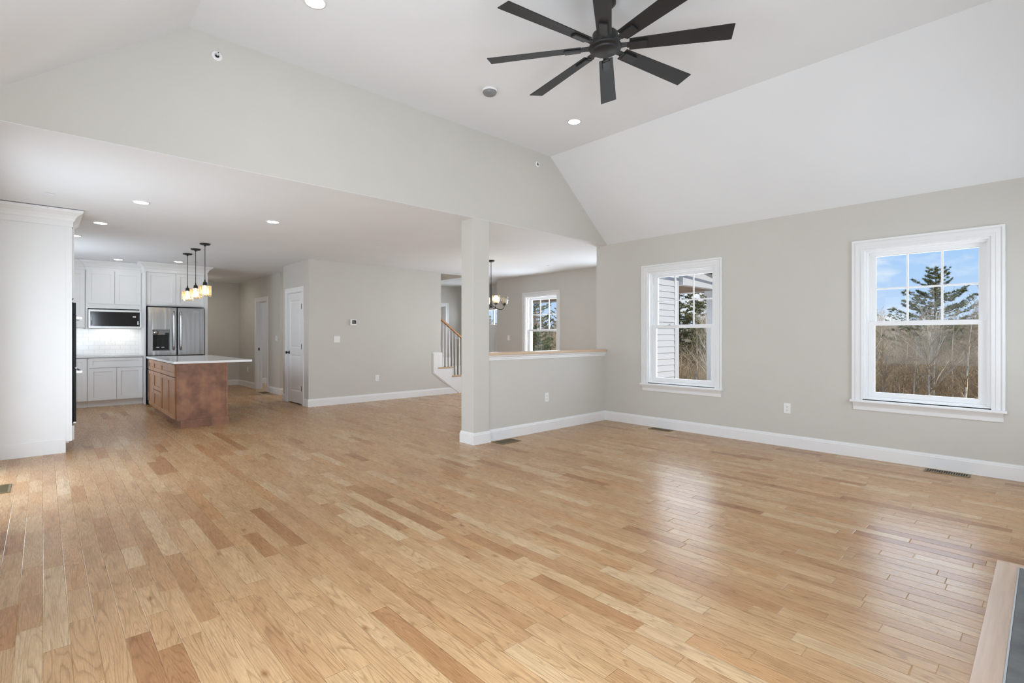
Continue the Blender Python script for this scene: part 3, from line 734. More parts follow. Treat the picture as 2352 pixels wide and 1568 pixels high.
def sprinkler(x, z, label):
    r = thing('fire_sprinkler', (x, HY, z), label, 'sprinkler', 'wall sprinklers')
    Rm = Matrix.Rotation(PI / 2, 3, 'X')
    MB().lathe([(0.016, 0.0), (0.040, 0.0), (0.040, 0.004), (0.030, 0.009), (0.018, 0.011), (0.016, 0.0)], 28, (x, HY, z), Rm, caps=False).build('escutcheon', M_plate, r)
    MB().lathe([(0.0005, 0.012), (0.013, 0.011), (0.015, 0.0), (0.0005, 0.0)], 18, (x, HY, z), Rm, caps=False).build('recess', M_dark, r)
    k = MB(); k.tube([(x - 0.010, HY, z), (x - 0.011, HY - 0.028, z), (x, HY - 0.042, z)], 0.003, 6); k.tube([(x + 0.010, HY, z), (x + 0.011, HY - 0.028, z), (x, HY - 0.042, z)], 0.003, 6)
    k.lathe([(0.005, 0.0), (0.005, 0.03)], 10, (x, HY - 0.010, z), Rm); k.build('frame_arm', M_plate, r)
    MB().box(x - 0.016, x + 0.016, HY - 0.046, HY - 0.042, z + 0.002, z + 0.010).box(x - 0.004, x + 0.004, HY - 0.046, HY - 0.040, z - 0.006, z + 0.010).build('deflector', M_plate, r)
sprinkler(1.0, 3.442, 'white sidewall sprinkler near the left peak of the gable wall')
sprinkler(4.623, 3.437, 'white sidewall sprinkler near the right slope of the gable wall')
sd = thing('smoke_detector', (3.12, 3.65, TOP), 'round white and grey smoke detector on the high ceiling by the fan', 'smoke detector')
MB().lathe([(0.0005, -0.022), (0.066, -0.022), (0.072, -0.016), (0.072, 0.0), (0.0005, 0.0)], 32, (3.12, 3.65, TOP), caps=False).build('base', M_plate, sd)
MB().lathe([(0.0005, -0.056), (0.040, -0.055), (0.058, -0.045), (0.066, -0.030), (0.066, -0.022), (0.0005, -0.022)], 32, (3.12, 3.65, TOP), caps=False).build('sensor_cap', M_grey, sd)

for fx_, fy_, pw_, lb in ((4.9, 10.6, 14, 'added unseen flush ceiling light in the hall behind the closet'), (2.52, 13.1, 6.5, 'added unseen flush ceiling light in the hall behind the refrigerator')):  # hidden lights added to brighten the hall
    r = thing('added_hall_light', (fx_, fy_, CZ), lb, 'ceiling light')
    MB().lathe([(0.0005, 0), (0.15, 0), (0.15, -0.025), (0.0005, -0.025)], 32, (fx_, fy_, CZ), caps=False).build('base', M_trim, r)
    MB().lathe([(0.14, -0.025), (0.13, -0.06), (0.09, -0.09), (0.0005, -0.10)], 32, (fx_, fy_, CZ), caps=False).build('glass_dome', M_dome, r)
    lamp('added_hall_fill', 'AREA', (fx_, fy_, CZ - 0.12), pw_, (1, 0.95, 0.88), (0, 0, -1), shape='DISK', size=0.26)
# ------------------------------------------------------------------ ceiling fan
FX, FY, FZ = 2.872, 2.120, 3.252
fan = thing('ceiling_fan', (FX, FY, FZ), 'large black eight-blade ceiling fan under the high white ceiling', 'ceiling fan')
C0 = (FX, FY, 0)
MB().lathe([(0.0005, TOP), (0.075, TOP), (0.075, TOP - 0.035), (0.045, TOP - 0.065), (0.0005, TOP - 0.065)], 32, C0, caps=False).build('canopy', M_fan, fan)
MB().lathe([(0.013, FZ + 0.10), (0.013, TOP - 0.05)], 16, C0).build('downrod', M_fan, fan)
MB().lathe([(0.0005, FZ + 0.115), (0.06, FZ + 0.115), (0.088, FZ + 0.095), (0.092, FZ + 0.03), (0.080, FZ + 0.018), (0.0005, FZ + 0.018)], 40, C0, caps=False).build('motor_housing', M_fan, fan)
MB().lathe([(0.0005, FZ + 0.02), (0.095, FZ + 0.02), (0.112, FZ + 0.012), (0.114, FZ + 0.0), (0.106, FZ - 0.008), (0.098, FZ - 0.006), (0.094, FZ - 0.013), (0.089, FZ - 0.011), (0.089, FZ - 0.020), (0.084, FZ - 0.026), (0.0005, FZ - 0.026)], 40, C0, caps=False).build('hub', M_fan, fan)
PITCH = math.radians(-13)
for kk in range(8):
    a = math.radians(-55.56 + 45 * kk)
    Mb = Matrix.Translation((FX, FY, FZ + 0.008)) @ Matrix.Rotation(a, 4, 'Z') @ Matrix.Rotation(PITCH, 4, 'X')
    k = MB(Mb); k.prism([(0.165, -0.050), (0.838, -0.066), (0.838, 0.066), (0.165, 0.050)], 'z', -0.003, 0.003)
    bl = k.build('blade', M_fan, fan, bevel=0.001)
    k = MB(Mb); k.box(0.172, 0.285, -0.028, 0.028, -0.016, -0.003)
    k.box(0.150, 0.180, -0.020, 0.020, -0.012, 0.000)
    k.M = Matrix.Translation((FX, FY, FZ + 0.008)) @ Matrix.Rotation(a, 4, 'Z')
    k.prism([(0.085, -0.028), (0.130, -0.020), (0.165, -0.020), (0.165, 0.020), (0.130, 0.020), (0.085, 0.028)], 'z', -0.008, 0.006)
    k.build('blade_bracket', M_black, bl, bevel=0.002)

# ------------------------------------------------------------------ cabinet helpers
def shaker(M, a0, a1, c0, c1, b=0.0, t=0.020, st=0.062, name='door', m=None, r=None, bead=True):
    """shaker front; outer face at depth b, thickness t going outwards (b + t is the back)"""
    k = MB(M); s_ = min(st, (a1 - a0) * 0.32, (c1 - c0) * 0.32)
    k.frame((a0, a1, c0, c1), (a0 + s_, a1 - s_, c0 + s_, c1 - s_), b, b + t)
    k.box(a0 + s_, a1 - s_, b + 0.010, b + t, c0 + s_, c1 - s_)
    return k.build(name, m or M_cab, r, bevel=0.0018)
CROWN = lambda z: [(0, z), (0.006, z), (0.006, z + 0.052), (0.012, z + 0.060), (0.016, z + 0.064), (0.022, z + 0.085), (0.040, z + 0.112), (0.066, z + 0.132), (0.072, z + 0.138), (0.080, z + 0.142), (0.088, z + 0.160), (0.088, z + 0.172), (0, z + 0.172)]

# tall oven cabinet on the left wall
tc_ = thing('tall_oven_cabinet', (-0.1, 7.57, 0), 'tall white cabinet at the left edge housing the black wall ovens', 'cabinet')
kk_ = MB(); kk_.box(LX + 0.004, 0.178, 7.15, 7.17, 0.0, 2.41); kk_.box(0.178, 0.225, 7.15, 7.17, 0.118, 2.41)
kk_.box(LX + 0.004, 0.178, 7.97, 7.99, 0.0, 2.41); kk_.box(0.178, 0.225, 7.97, 7.99, 0.118, 2.41)
kk_.box(LX + 0.004, 0.205, 7.17, 7.97, 2.36, 2.41); kk_.box(LX + 0.004, -0.39, 7.17, 7.97, 0.11, 2.36); kk_.box(LX + 0.004, 0.205, 7.17, 7.97, 0.10, 0.118)
kk_.box(0.205, 0.225, 7.17, 7.97, 1.61, 1.64); kk_.box(0.205, 0.225, 7.17, 7.97, 0.28, 0.298)
kk_.build('carcass', M_cab, tc_, bevel=0.001)
MB().box(LX + 0.004, 0.178, 7.142, 7.15, 0.0, 0.144).build('end_kickboard', M_cab, tc_, bevel=0.001)
MB().box(0.150, 0.165, 7.17, 7.97, 0.0, 0.10).build('toe_kick', M_cab, tc_)
MB().box(0.205, 0.2275, 7.144, 7.15, 0.118, 2.405).build('edge_strip', M_cab, tc_)
Mx = frame_mat((0, 1, 0), (-1, 0, 0), (0.225, 7.57, 0))
shaker(Mx, -0.395, -0.003, 1.645, 2.395, -0.022, 0.020, r=tc_); shaker(Mx, 0.003, 0.395, 1.645, 2.395, -0.022, 0.020, r=tc_)
shaker(Mx, -0.395, 0.395, 0.125, 0.276, -0.022, 0.020, r=tc_, name='drawer')
k = MB(); k.sweep([(0.231, 7.996), (0.231, 7.144), (LX + 0.004, 7.144)][::-1], [(-o, z) for o, z in CROWN(2.405)]); k.build('crown_moulding', M_cab, tc_)
# wall oven (double) on the +X face
ov = thing('wall_oven', (0.225, 7.57, 0.3), 'black double wall oven with steel handles in the tall white cabinet', 'oven')
k = MB(); k.box(-0.30, 0.225, 7.20, 7.94, 0.305, 1.60); k.box(0.225, 0.240, 7.185, 7.955, 0.300, 1.605); k.build('body', M_oven, ov)
for c0, c1 in ((0.315, 0.885), (0.900, 1.470)):
    k = MB(); k.box(0.240, 0.264, 7.188, 7.952, c0, c1); dr = k.build('oven_door', M_oven, ov, bevel=0.003)
    zc = c1 - 0.035; k = MB()
    k.tube([(0.305, 7.23, zc), (0.305, 7.91, zc)], 0.012, 12); k.box(0.264, 0.313, 7.235, 7.255, zc - 0.013, zc + 0.013); k.box(0.264, 0.313, 7.885, 7.905, zc - 0.013, zc + 0.013)
    k.build('handle', M_steel_s, dr)
MB().box(0.240, 0.262, 7.188, 7.952, 1.475, 1.600).build('control_panel', M_oven, ov, bevel=0.002)
MB().box(0.240, 0.262, 7.188, 7.952, 0.300, 0.314).build('bottom_trim', M_steel_s, ov)

# ------------------------------------------------------------------ back run of the kitchen (fronts face -Y)
Ym = lambda y: NORTH(0, y)
# corner upper
cu = thing('corner_wall_cabinet', (0.1, 11.8, 1.38), 'white upper cabinet left of the microwave, full height door', 'cabinet')
MB().box(LX + 0.004, 0.548, 11.645, 11.944, 1.385, 2.42).build('carcass', M_cab, cu, bevel=0.001)
shaker(Ym(11.645), 0.12, 0.540, 1.39, 2.405, -0.021, r=cu); shaker(Ym(11.645), -0.30, 0.114, 1.39, 2.405, -0.021, r=cu)
k = MB(); k.sweep([(LX + 0.004, 11.645), (0.548, 11.645)][::1], [(-o, z) for o, z in CROWN(2.41)]); k.build('crown_moulding', M_cab, cu)
# microwave upper
mu = thing('microwave_wall_cabinet', (0.95, 11.78, 1.37), 'white two-door upper cabinet holding the built-in microwave', 'cabinet')
k = MB(); k.box(0.550, 0.580, 11.615, 11.944, 1.372, 2.42); k.box(1.318, 1.343, 11.615, 11.944, 1.372, 2.42); k.box(0.58, 1.318, 11.615, 11.944, 1.735, 2.42); k.box(0.58, 1.318, 11.615, 11.944, 1.372, 1.385); k.build('carcass', M_cab, mu, bevel=0.001)
shaker(Ym(11.615), 0.566, 0.951, 1.820, 2.412, -0.021, r=mu); shaker(Ym(11.615), 0.957, 1.340, 1.820, 2.412, -0.021, r=mu)
k = MB(); k.sweep([(0.550, 11.944), (0.550, 11.605), (1.343, 11.605)], [(-o, z) for o, z in CROWN(2.41)]); k.build('crown_moulding', M_cab, mu)
lamp('microwave_lamp', 'AREA', (0.97, 11.80, 1.368), 1.6, (1, 0.97, 0.92), (0, 0.25, -1), shape='RECTANGLE', size=0.5, size_y=0.08)
mw = thing('microwave', (0.95, 11.7, 1.39), 'built-in microwave with black glass front and steel frame', 'microwave')
MB().box(0.60, 1.30, 11.60, 11.93, 1.40, 1.72).build('body', M_grey, mw)
k = MB(Ym(11.60)); k.frame((0.586, 1.345, 1.378, 1.713), (0.612, 1.322, 1.418, 1.677), -0.022, 0.0); k.build('trim_frame', M_steel_s, mw, bevel=0.002)
k = MB(Ym(11.60)); k.box(0.612, 1.322, -0.014, 0.0, 1.418, 1.677); dr = k.build('door_glass', M_bglass, mw)
k = MB(Ym(11.60)); k.tube([(0.632, -0.014, 1.445), (0.632, -0.040, 1.455), (0.632, -0.040, 1.645), (0.632, -0.014, 1.655)], 0.008, 8); k.build('handle', M_steel_s, dr)
k = MB(Ym(11.60))
for i, (a_, w_) in enumerate(((1.222, 0.010), (1.236, 0.010), (1.253, 0.016))): k.box(a_ - w_ / 2, a_ + w_ / 2, -0.0146, -0.014, 1.588, 1.600)
k.build('clock_display', M_led, dr); k = MB(Ym(11.60))
for z_ in (1.505, 1.483, 1.461): k.box(1.285, 1.303, -0.0146, -0.014, z_ - 0.005, z_ + 0.005)
k.build('button_lights', M_led, dr)
# fridge surround
fs = thing('refrigerator_cabinet', (1.84, 11.5, 0), 'white full-height cabinet surround with two doors above the refrigerator', 'cabinet')
k = MB(); k.box(1.345, 1.367, 11.18, 11.944, 0, 2.42); k.box(2.285, 2.335, 11.13, 11.944, 0, 2.42); k.box(1.367, 2.285, 11.22, 11.944, 1.792, 2.42); k.build('carcass', M_cab, fs, bevel=0.001)
shaker(Ym(11.22), 1.372, 1.823, 1.812, 2.410, -0.021, r=fs); shaker(Ym(11.22), 1.829, 2.280, 1.812, 2.410, -0.021, r=fs)
k = MB(); k.sweep([(1.345, 11.60), (1.345, 11.19), (2.335, 11.19), (2.335, 11.944)], [(-o, z) for o, z in CROWN(2.41)]); k.build('crown_moulding', M_cab, fs)
# refrigerator
rf = thing('refrigerator', (1.825, 11.4, 0), 'stainless french-door refrigerator with dispenser beside the island', 'refrigerator')
MB().box(1.380, 2.268, 11.17, 11.90, 0.02, 1.772).build('body', M_dark, rf)
k = MB(); k.box(1.381, 1.817, 11.075, 11.155, 0.878, 1.768)
dl = MB(Ym(11.075)); dl.frame((1.381, 1.817, 0.885, 1.768), (1.452, 1.706, 0.972, 1.352), 0, 0.08); dl.box(1.452, 1.706, 0.055, 0.08, 0.972, 1.352)
dl = dl.build('fridge_door', M_fridge, rf, bevel=0.006)
k = MB(Ym(11.075)); k.frame((1.446, 1.712, 0.968, 1.358), (1.456, 1.702, 0.985, 1.348), -0.003, 0.055); k.box(1.456, 1.702, 0.010, 0.05, 1.262, 1.348); dp = k.build('dispenser', M_grey, dl, bevel=0.002)
k = MB(Ym(11.075)); k.box(1.831, 2.267, 0, 0.08, 0.885, 1.768); drr = k.build('fridge_door', M_fridge, rf, bevel=0.006)
k = MB(Ym(11.075))
for a_ in (1.530, 1.608): k.box(a_ - 0.017, a_ + 0.017, 0.036, 0.05, 1.04, 1.225)
k.box(1.640, 1.700, 0.0085, 0.010, 1.265, 1.300); k.box(1.456, 1.700, 0.048, 0.056, 0.985, 1.262)
k.build('dispenser_recess', M_dark, dl)
k = MB(Ym(11.075)); k.lathe([(0.0005, 0), (0.036, 0), (0.036, 0.012), (0.0005, 0.016)], 20, (1.500, 0.012, 1.302), Matrix.Rotation(PI / 2, 3, 'X'), caps=False); k.build('dispenser_dial', M_steel_s, dl)
for a_ in (1.530, 1.608): MB(Ym(11.075)).box(a_ - 0.022, a_ + 0.022, 0.02, 0.05, 1.030, 1.040).build('dispenser_lever', M_steel_s, dl)
for par, a_ in ((dl, 1.769), (drr, 1.879)):
    k = MB(Ym(11.075)); n_ = 12
    pts = [(a_, -0.005, 0.985)] + [(a_, -0.038 - 0.014 * math.sin(PI * i / n_), 1.0 + 0.67 * i / n_) for i in range(n_ + 1)] + [(a_, -0.005, 1.685)]
    k.tube(pts, [0.012] + [0.017] * (n_ + 1) + [0.012], 10); k.build('handle', M_steel_s, par)
k = MB(Ym(11.075))
for i, (w_, h_) in enumerate(((5, 9), (6, 12), (4, 9), (7, 9), (5, 12), (6, 9), (5, 9))): k.box(2.095 + i * 0.0125, 2.095 + i * 0.0125 + w_ * 0.0013, -0.0012, 0, 1.690, 1.690 + h_ * 0.0013)
k.build('emblem', M_steel_s, drr)
for c0, c1 in ((0.652, 0.866), (0.085, 0.640)):
    k = MB(Ym(11.075)); k.box(1.381, 2.267, 0, 0.08, c0, c1); fd = k.build('freezer_drawer', M_fridge, rf, bevel=0.006)
    zc = c1 - 0.055; k = MB(Ym(11.075)); k.tube([(1.43, -0.03, zc), (2.22, -0.03, zc)], 0.013, 10); k.box(1.45, 1.47, -0.03, 0, zc - 0.012, zc + 0.012); k.box(2.18, 2.20, -0.03, 0, zc - 0.012, zc + 0.012); k.build('handle', M_steel_s, fd)
MB().box(1.39, 2.26, 11.12, 11.17, 0.0, 0.08).build('base_grille', M_dark, rf)
# base cabinets
cb = thing('corner_base_cabinet', (0.2, 11.6, 0), 'grey-white base cabinet door beside the tall oven cabinet', 'cabinet')
MB().box(LX + 0.004, 0.562, 11.35, 11.944, 0.108, 0.862).box(LX + 0.004, 0.562, 11.415, 11.43, 0, 0.108).build('carcass', M_cab, cb, bevel=0.001)
shaker(Ym(11.35), 0.10, 0.552, 0.118, 0.852, -0.021, r=cb)
bc = thing('base_cabinet', (0.95, 11.6, 0), 'white base cabinet with one wide drawer over two doors, left of refrigerator', 'cabinet')
MB().box(0.564, 1.343, 11.35, 11.944, 0.108, 0.862).box(0.564, 1.343, 11.415, 11.43, 0, 0.108).build('carcass', M_cab, bc, bevel=0.001)
shaker(Ym(11.35), 0.583, 1.334, 0.684, 0.855, -0.021, r=bc, name='drawer', st=0.05)
shaker(Ym(11.35), 0.583, 0.956, 0.116, 0.676, -0.021, r=bc); shaker(Ym(11.35), 0.962, 1.334, 0.116, 0.676, -0.021, r=bc)
MB().box(LX + 0.004, 1.344, 11.305, 11.938, 0.864, 0.894).build('countertop', M_greyquartz, bevel=0.003, label='light quartz countertop along the back kitchen wall under the tile', cat='countertop')
struct('trim_2', MB().box(LX, 1.344, 11.94, 11.95, 0.894, 1.385), M_tilew)

# ------------------------------------------------------------------ island
isl = thing('kitchen_island', (1.6, 9.1, 0), 'brown stained kitchen island base with drawers, beneath the pendants', 'kitchen island')
k = MB(); k.box(1.305, 1.90, 7.945, 10.23, 0.108, 0.868); k.box(1.362, 1.90, 7.945, 10.23, 0, 0.108); k.build('carcass', M_isl, isl)
k = MB(); k.box(1.303, 1.905, 7.93, 7.945, 0.0, 0.868)
k = MB(); k.box(1.345, 1.905, 7.93, 7.945, 0.0, 0.868); k.box(1.303, 1.345, 7.93, 7.945, 0.105, 0.868); k.box(1.303, 1.318, 7.926, 7.93, 0.105, 0.868); k.box(1.888, 1.9075, 7.922, 7.93, 0.1, 0.868); k.build('end_panel', M_isl, isl, bevel=0.001)
k = MB(); k.sweep([(1.345, 7.9295), (1.9055, 7.9295), (1.9055, 10.23)], [(0, 0), (-0.017, 0), (-0.017, 0.098), (-0.009, 0.110), (0, 0.113)]); k.build('base_moulding', M_isl, isl)
Mi = frame_mat((0, -1, 0), (1, 0, 0), (1.305, 0, 0))     # faces -X, a = -Y
def fr(y0, y1, c0, c1, nm): return shaker(Mi, -y1, -y0, c0, c1, -0.021, r=isl, name=nm, m=M_isldoor, st=0.058)
fr(7.955 + 0.06, 9.03, 0.690, 0.855, 'drawer'); fr(7.955 + 0.06, 8.518, 0.118, 0.680, 'door'); fr(8.524, 9.03, 0.118, 0.680, 'door')
fr(9.045, 9.71, 0.690, 0.855, 'drawer'); fr(9.045, 9.71, 0.405, 0.680, 'drawer'); fr(9.045, 9.71, 0.118, 0.395, 'drawer')
fr(9.725, 10.22, 0.690, 0.855, 'drawer'); fr(9.725, 10.22, 0.118, 0.680, 'door')
MB().box(1.262, 2.22, 7.90, 10.28, 0.869, 0.899).build('island_countertop', M_quartz, bevel=0.003, label='white quartz slab top overhanging the brown island on the right', cat='countertop')

# ------------------------------------------------------------------ pendants
def make_pendant(x, y, label):
    r = thing('pendant_light', (x, y, 0), label, 'pendant light', 'island pendant lights')
    MB().lathe([(0.0005, CZ), (0.066, CZ), (0.068, CZ - 0.012), (0.058, CZ - 0.020), (0.016, CZ - 0.022), (0.012, CZ - 0.04), (0.0005, CZ - 0.04)], 32, (x, y, 0), caps=False).build('canopy', M_black, r)
    MB().lathe([(0.0045, 2.03), (0.0045, CZ - 0.03)], 8, (x, y, 0)).build('rod', M_black, r)
    MB().lathe([(0.0005, 2.06), (0.007, 2.06), (0.010, 2.03), (0.027, 2.018), (0.029, 1.985), (0.033, 1.978), (0.0005, 1.978)], 24, (x, y, 0), caps=False).build('socket_cap', M_black, r)
    MB().lathe([(0.0005, 1.975), (0.076, 1.975), (0.078, 1.971), (0.0005, 1.971)], 32, (x, y, 0), caps=False).build('top_plate', M_steel_s, r)
    for nm, m_, par in (('crystal_shade', M_crystal, 0), ('amber_crystal', M_amber, 1)):
        k = MB(); n_ = 24
        for i in range(n_):
            if (i % 3 == 0) != bool(par): continue
            a = 2 * PI * i / n_; w = 0.0085
            Mt = Matrix.Translation((x, y, 0)) @ Matrix.Rotation(a, 4, 'Z')
            k.M = Mt; z1 = 1.97; z0 = 1.818 + (0.005 if i % 2 else 0)
            k.prism([(0.066, -w), (0.074, -w * 0.9), (0.079, 0), (0.074, w * 0.9), (0.066, w)], 'z', z0, z1)
        k.build(nm, m_, r)
    b = MB().lathe([(0.0005, 1.845), (0.012, 1.847), (0.022, 1.858), (0.026, 1.875), (0.021, 1.898), (0.013, 1.918), (0.012, 1.97), (0.0005, 1.97)], 20, (x, y, 0), caps=False).build('bulb', M_bulb, r)
make_pendant(1.724, 9.60, 'black pendant with crystal shade over the island, leftmost and farthest of three')
make_pendant(1.724, 9.00, 'black pendant with crystal shade over the island, middle of three')
make_pendant(1.724, 8.39, 'black pendant with crystal shade over the island, nearest and rightmost of three')

# ------------------------------------------------------------------ chandelier
cx, cy = 5.83, 6.785
ch = thing('chandelier', (cx, cy, 0), 'black chandelier with clear glass bell shades over the dining area', 'chandelier')
MB().lathe([(0.0005, CZ), (0.062, CZ), (0.062, CZ - 0.018), (0.05, CZ - 0.026), (0.012, CZ - 0.03), (0.0005, CZ - 0.045)], 28, (cx, cy, 0), caps=False).build('canopy', M_black, ch)
k = MB(); zz = CZ - 0.04; i = 0
while zz > 2.16:
    pts = []
    for j in range(13):
        a = 2 * PI * j / 12; u = 0.009 * math.cos(a); v = 0.019 * math.sin(a)
        pts.append((cx + (u if i % 2 else 0), cy + (0 if i % 2 else u), zz - 0.015 + v))
    k.tube(pts, 0.0028, 5); zz -= 0.030; i += 1
k.build('chain', M_black, ch)
MB().lathe([(0.0005, 2.17), (0.008, 2.17), (0.011, 2.14), (0.011, 1.84), (0.020, 1.82), (0.034, 1.79), (0.034, 1.77), (0.020, 1.755), (0.012, 1.74), (0.0005, 1.735)], 20, (cx, cy, 0), caps=False).build('stem', M_black, ch)
# camera-independent arm directions (even quarter turns)
for q in range(4):
    a = math.radians(22 + 90 * q) - YAW
    dx, dy = math.cos(a), math.sin(a)
    P = lambda d, z: (cx + dx * d, cy + dy * d, z)
    pts = [P(0.02, 1.785)]
    for t in range(1, 15):
        u = t / 14; pts.append(P(0.02 + 0.235 * math.sin(u * PI / 2), 1.785 - 0.075 * math.sin(PI * u) + 0.010 * u - (0.0 if u < 1 else 0)))
    arm = MB().tube(pts, 0.0065, 8).build('arm', M_black, ch)
    ax, ay = cx + dx * 0.255, cy + dy * 0.255
    MB().lathe([(0.0005, 1.785), (0.010, 1.785), (0.034, 1.800), (0.034, 1.807), (0.015, 1.808), (0.015, 1.838), (0.0005, 1.84)], 20, (ax, ay, 0), caps=False).build('candle_cup', M_black, arm)
    MB().lathe([(0.030, 1.808), (0.046, 1.814), (0.060, 1.835), (0.067, 1.880), (0.070, 1.945), (0.067, 1.945), (0.064, 1.880), (0.057, 1.838), (0.044, 1.818), (0.030, 1.812)], 28, (ax, ay, 0), caps=False).build('glass_shade', M_bell, arm)
    lit = q != 0
    MB().lathe([(0.0005, 1.838), (0.014, 1.84), (0.020, 1.86), (0.033, 1.885), (0.036, 1.910), (0.027, 1.935), (0.0005, 1.945)], 18, (ax, ay, 0), caps=False).build('bulb', M_bulb if lit else M_bell, arm)

# ------------------------------------------------------------------ staircase
st = thing('staircase', (6.6, 9.4, 0), 'white staircase with oak treads and turned balusters behind the column', 'staircase')
RISE, RUN = 0.193, 0.270
X1 = 7.00 + 0.0      # first riser
k = MB()
# open stringer: stepped top, sloped bottom edge
top = [(7.00, 0.0), (7.00, 0.165)]
xs = 7.00
for i in range(1, 3):
    top += [(xs - RUN, 0.165 + (i - 1) * RISE), (xs - RUN, 0.165 + i * RISE)]; xs -= RUN
top += [(6.205, 0.165 + 2 * RISE), (6.205, 0.862), (5.994, 0.862), (5.994, 0.476), (6.655, 0.0)]
k.prism(top, 'y', 8.806, 8.83)
k.build('stringer', M_trim, st)
k = MB(Matrix(((1, 0, 0, 0), (0, 0, -1, 8.8205), (0, 1, 0, 0), (0, 0, 0, 1))))
k.sweep([(6.66, -0.003), (5.994, 0.476), (5.994, 0.862), (6.2, 0.862)], [(-0.004, 0.0), (-0.004, 0.022), (0.010, 0.022), (0.014, 0.012), (0.030, 0.012), (0.034, 0.0)])
k.build('stringer_moulding', M_trim, st)
for i in range(12):
    x1 = 7.00 - RUN * i; zt = RISE * (i + 1)
    if zt > CZ: break
    y0 = 8.79 if i < 3 else 8.95
    xl = x1 - RUN - 0.0
    if i == 2: xl = 6.10
    k = MB(); k.box(max(xl, x1 - RUN) if i != 2 else 6.19, x1 + 0.028, y0, 9.95, zt - 0.027, zt)
    if i == 2: k.box(6.10, 6.20, 8.79, 8.806, zt - 0.027, zt)
    k.build('tread', M_tread, st, bevel=0.006)
    MB().box(x1 - 0.018, x1, 8.83 if i < 3 else 8.95, 9.95, zt - RISE, zt - 0.027).build('riser', M_trim, st)
bx = [(6.262, 3), (6.352, 3), (6.434, 3), (6.521, 2), (6.604, 2), (6.702, 2), (6.790, 1), (6.875, 1), (6.96, 1)]
def rail_z(x): return 1.585 - (x - 6.216) * 0.727
for x, i in bx:
    zb = RISE * i; zt = rail_z(x) - 0.01; k = MB(); y = 8.868
    k.box(x - 0.016, x + 0.016, y - 0.016, y + 0.016, zb, zb + 0.20)
    k.lathe([(0.016, zb + 0.20), (0.019, zb + 0.215), (0.012, zb + 0.235), (0.017, zb + 0.25), (0.0165, zb + 0.30), (0.013, zb + 0.42), (0.010, zt - 0.15), (0.009, zt)], 14, (x, y, 0))
    k.build('baluster', M_trim, st)
k = MB(); y = 8.868; xa, xb = 6.176, 7.08
pr = [(-0.030, 0.0), (-0.030, 0.022), (-0.020, 0.044), (0.020, 0.044), (0.030, 0.022), (0.030, 0.0)]
k.add([(xa, y + o, rail_z(xa) - 0.008 + z) for o, z in pr] + [(xb, y + o, rail_z(xb) - 0.008 + z) for o, z in pr],
      [tuple(range(6)), tuple(range(6, 12))[::-1]] + [(i, (i + 1) % 6, 6 + (i + 1) % 6, 6 + i) for i in range(6)])
k.build('handrail', M_rail, st)
k = MB(); k.box(7.06, 7.15, 8.823, 8.913, 0, 1.02); k.box(7.05, 7.16, 8.813, 8.923, 1.02, 1.05); k.lathe([(0.02, 1.05), (0.045, 1.075), (0.035, 1.11), (0.0005, 1.12)], 16, (7.105, 8.868, 0)); k.build('newel_post', M_trim, st, bevel=0.003)

# ------------------------------------------------------------------ porch and outside walls
sdg = MB()
zz = -0.5
while zz < 2.75:
    sdg.prism([(4.45, zz), (4.428, zz), (4.440, zz + 0.104), (4.45, zz + 0.104)], 'x', RX + 0.2, 7.99)
    zz += 0.104
struct('trim_3', sdg, M_siding)
struct('trim_4', MB().box(7.99, 8.105, 4.415, 4.452, -0.5, 2.75).box(8.1055, 8.118, 4.4155, 4.52, -0.5, 2.75), M_siding)
struct('added_sun_blocker', MB().box(LX - 0.6, 7.0, -4.0, -0.66, 2.45, 2.55), M_grey)  # unseen slab added to keep the sun out of the back windows
po = thing('porch', (9, 7.5, -0.3), 'white front porch with square column and brown ceiling outside the window', 'porch')
MB().box(8.12, 9.62, 4.46, 9.0, 2.13, 2.16).box(8.78, 9.62, 9.0, 12.0, 2.13, 2.16).build('porch_ceiling', M_soffit, po)
k = MB(); k.box(8.12, 9.75, 4.34, 4.46, 2.13, 2.40); k.box(9.62, 9.75, 4.46, 12.0, 2.12, 2.40); k.build('porch_beam', M_siding, po)
MB().box(9.47, 9.69, 4.35, 4.57, -0.4, 2.125).box(9.44, 9.72, 4.32, 4.60, 2.02, 2.125).build('porch_column', M_siding, po, bevel=0.003)
MB().box(9.47, 9.69, 11.6, 11.82, -0.4, 2.125).build('porch_column', M_siding, po, bevel=0.003)
MB().box(8.12, 9.75, 4.40, 9.0, -0.42, -0.30).box(8.78, 9.75, 9.0, 12.0, -0.42, -0.30).build('porch_deck', M_siding, po)
k = MB(); k.prism([(8.12, 2.75), (10.05, 2.43), (10.05, 2.56), (8.12, 2.95)], 'y', 4.02, 9.0); k.prism([(8.78, 2.64), (10.05, 2.43), (10.05, 2.56), (8.78, 2.82)], 'y', 9.0, 12.0); k.prism([(6.32, 2.60), (10.05, 2.43), (10.05, 2.41), (6.32, 2.58)], 'y', 4.02, 4.06); k.build('porch_roof', M_siding, po)
struct('roof', MB().box(LX - 0.6, 8.12, -3.6, 14.9, 4.0, 4.2).box(LX - 0.2, 8.12, -0.65, 14.4, 2.9, 2.95) if False else MB().box(LX - 0.6, RX + 0.5, -3.6, 4.5, 3.95, 4.1).box(LX - 0.6, 8.2, 4.5, 14.9, 3.95, 4.1), M_grey)  # back overhang stretched out to block sun from the back windows

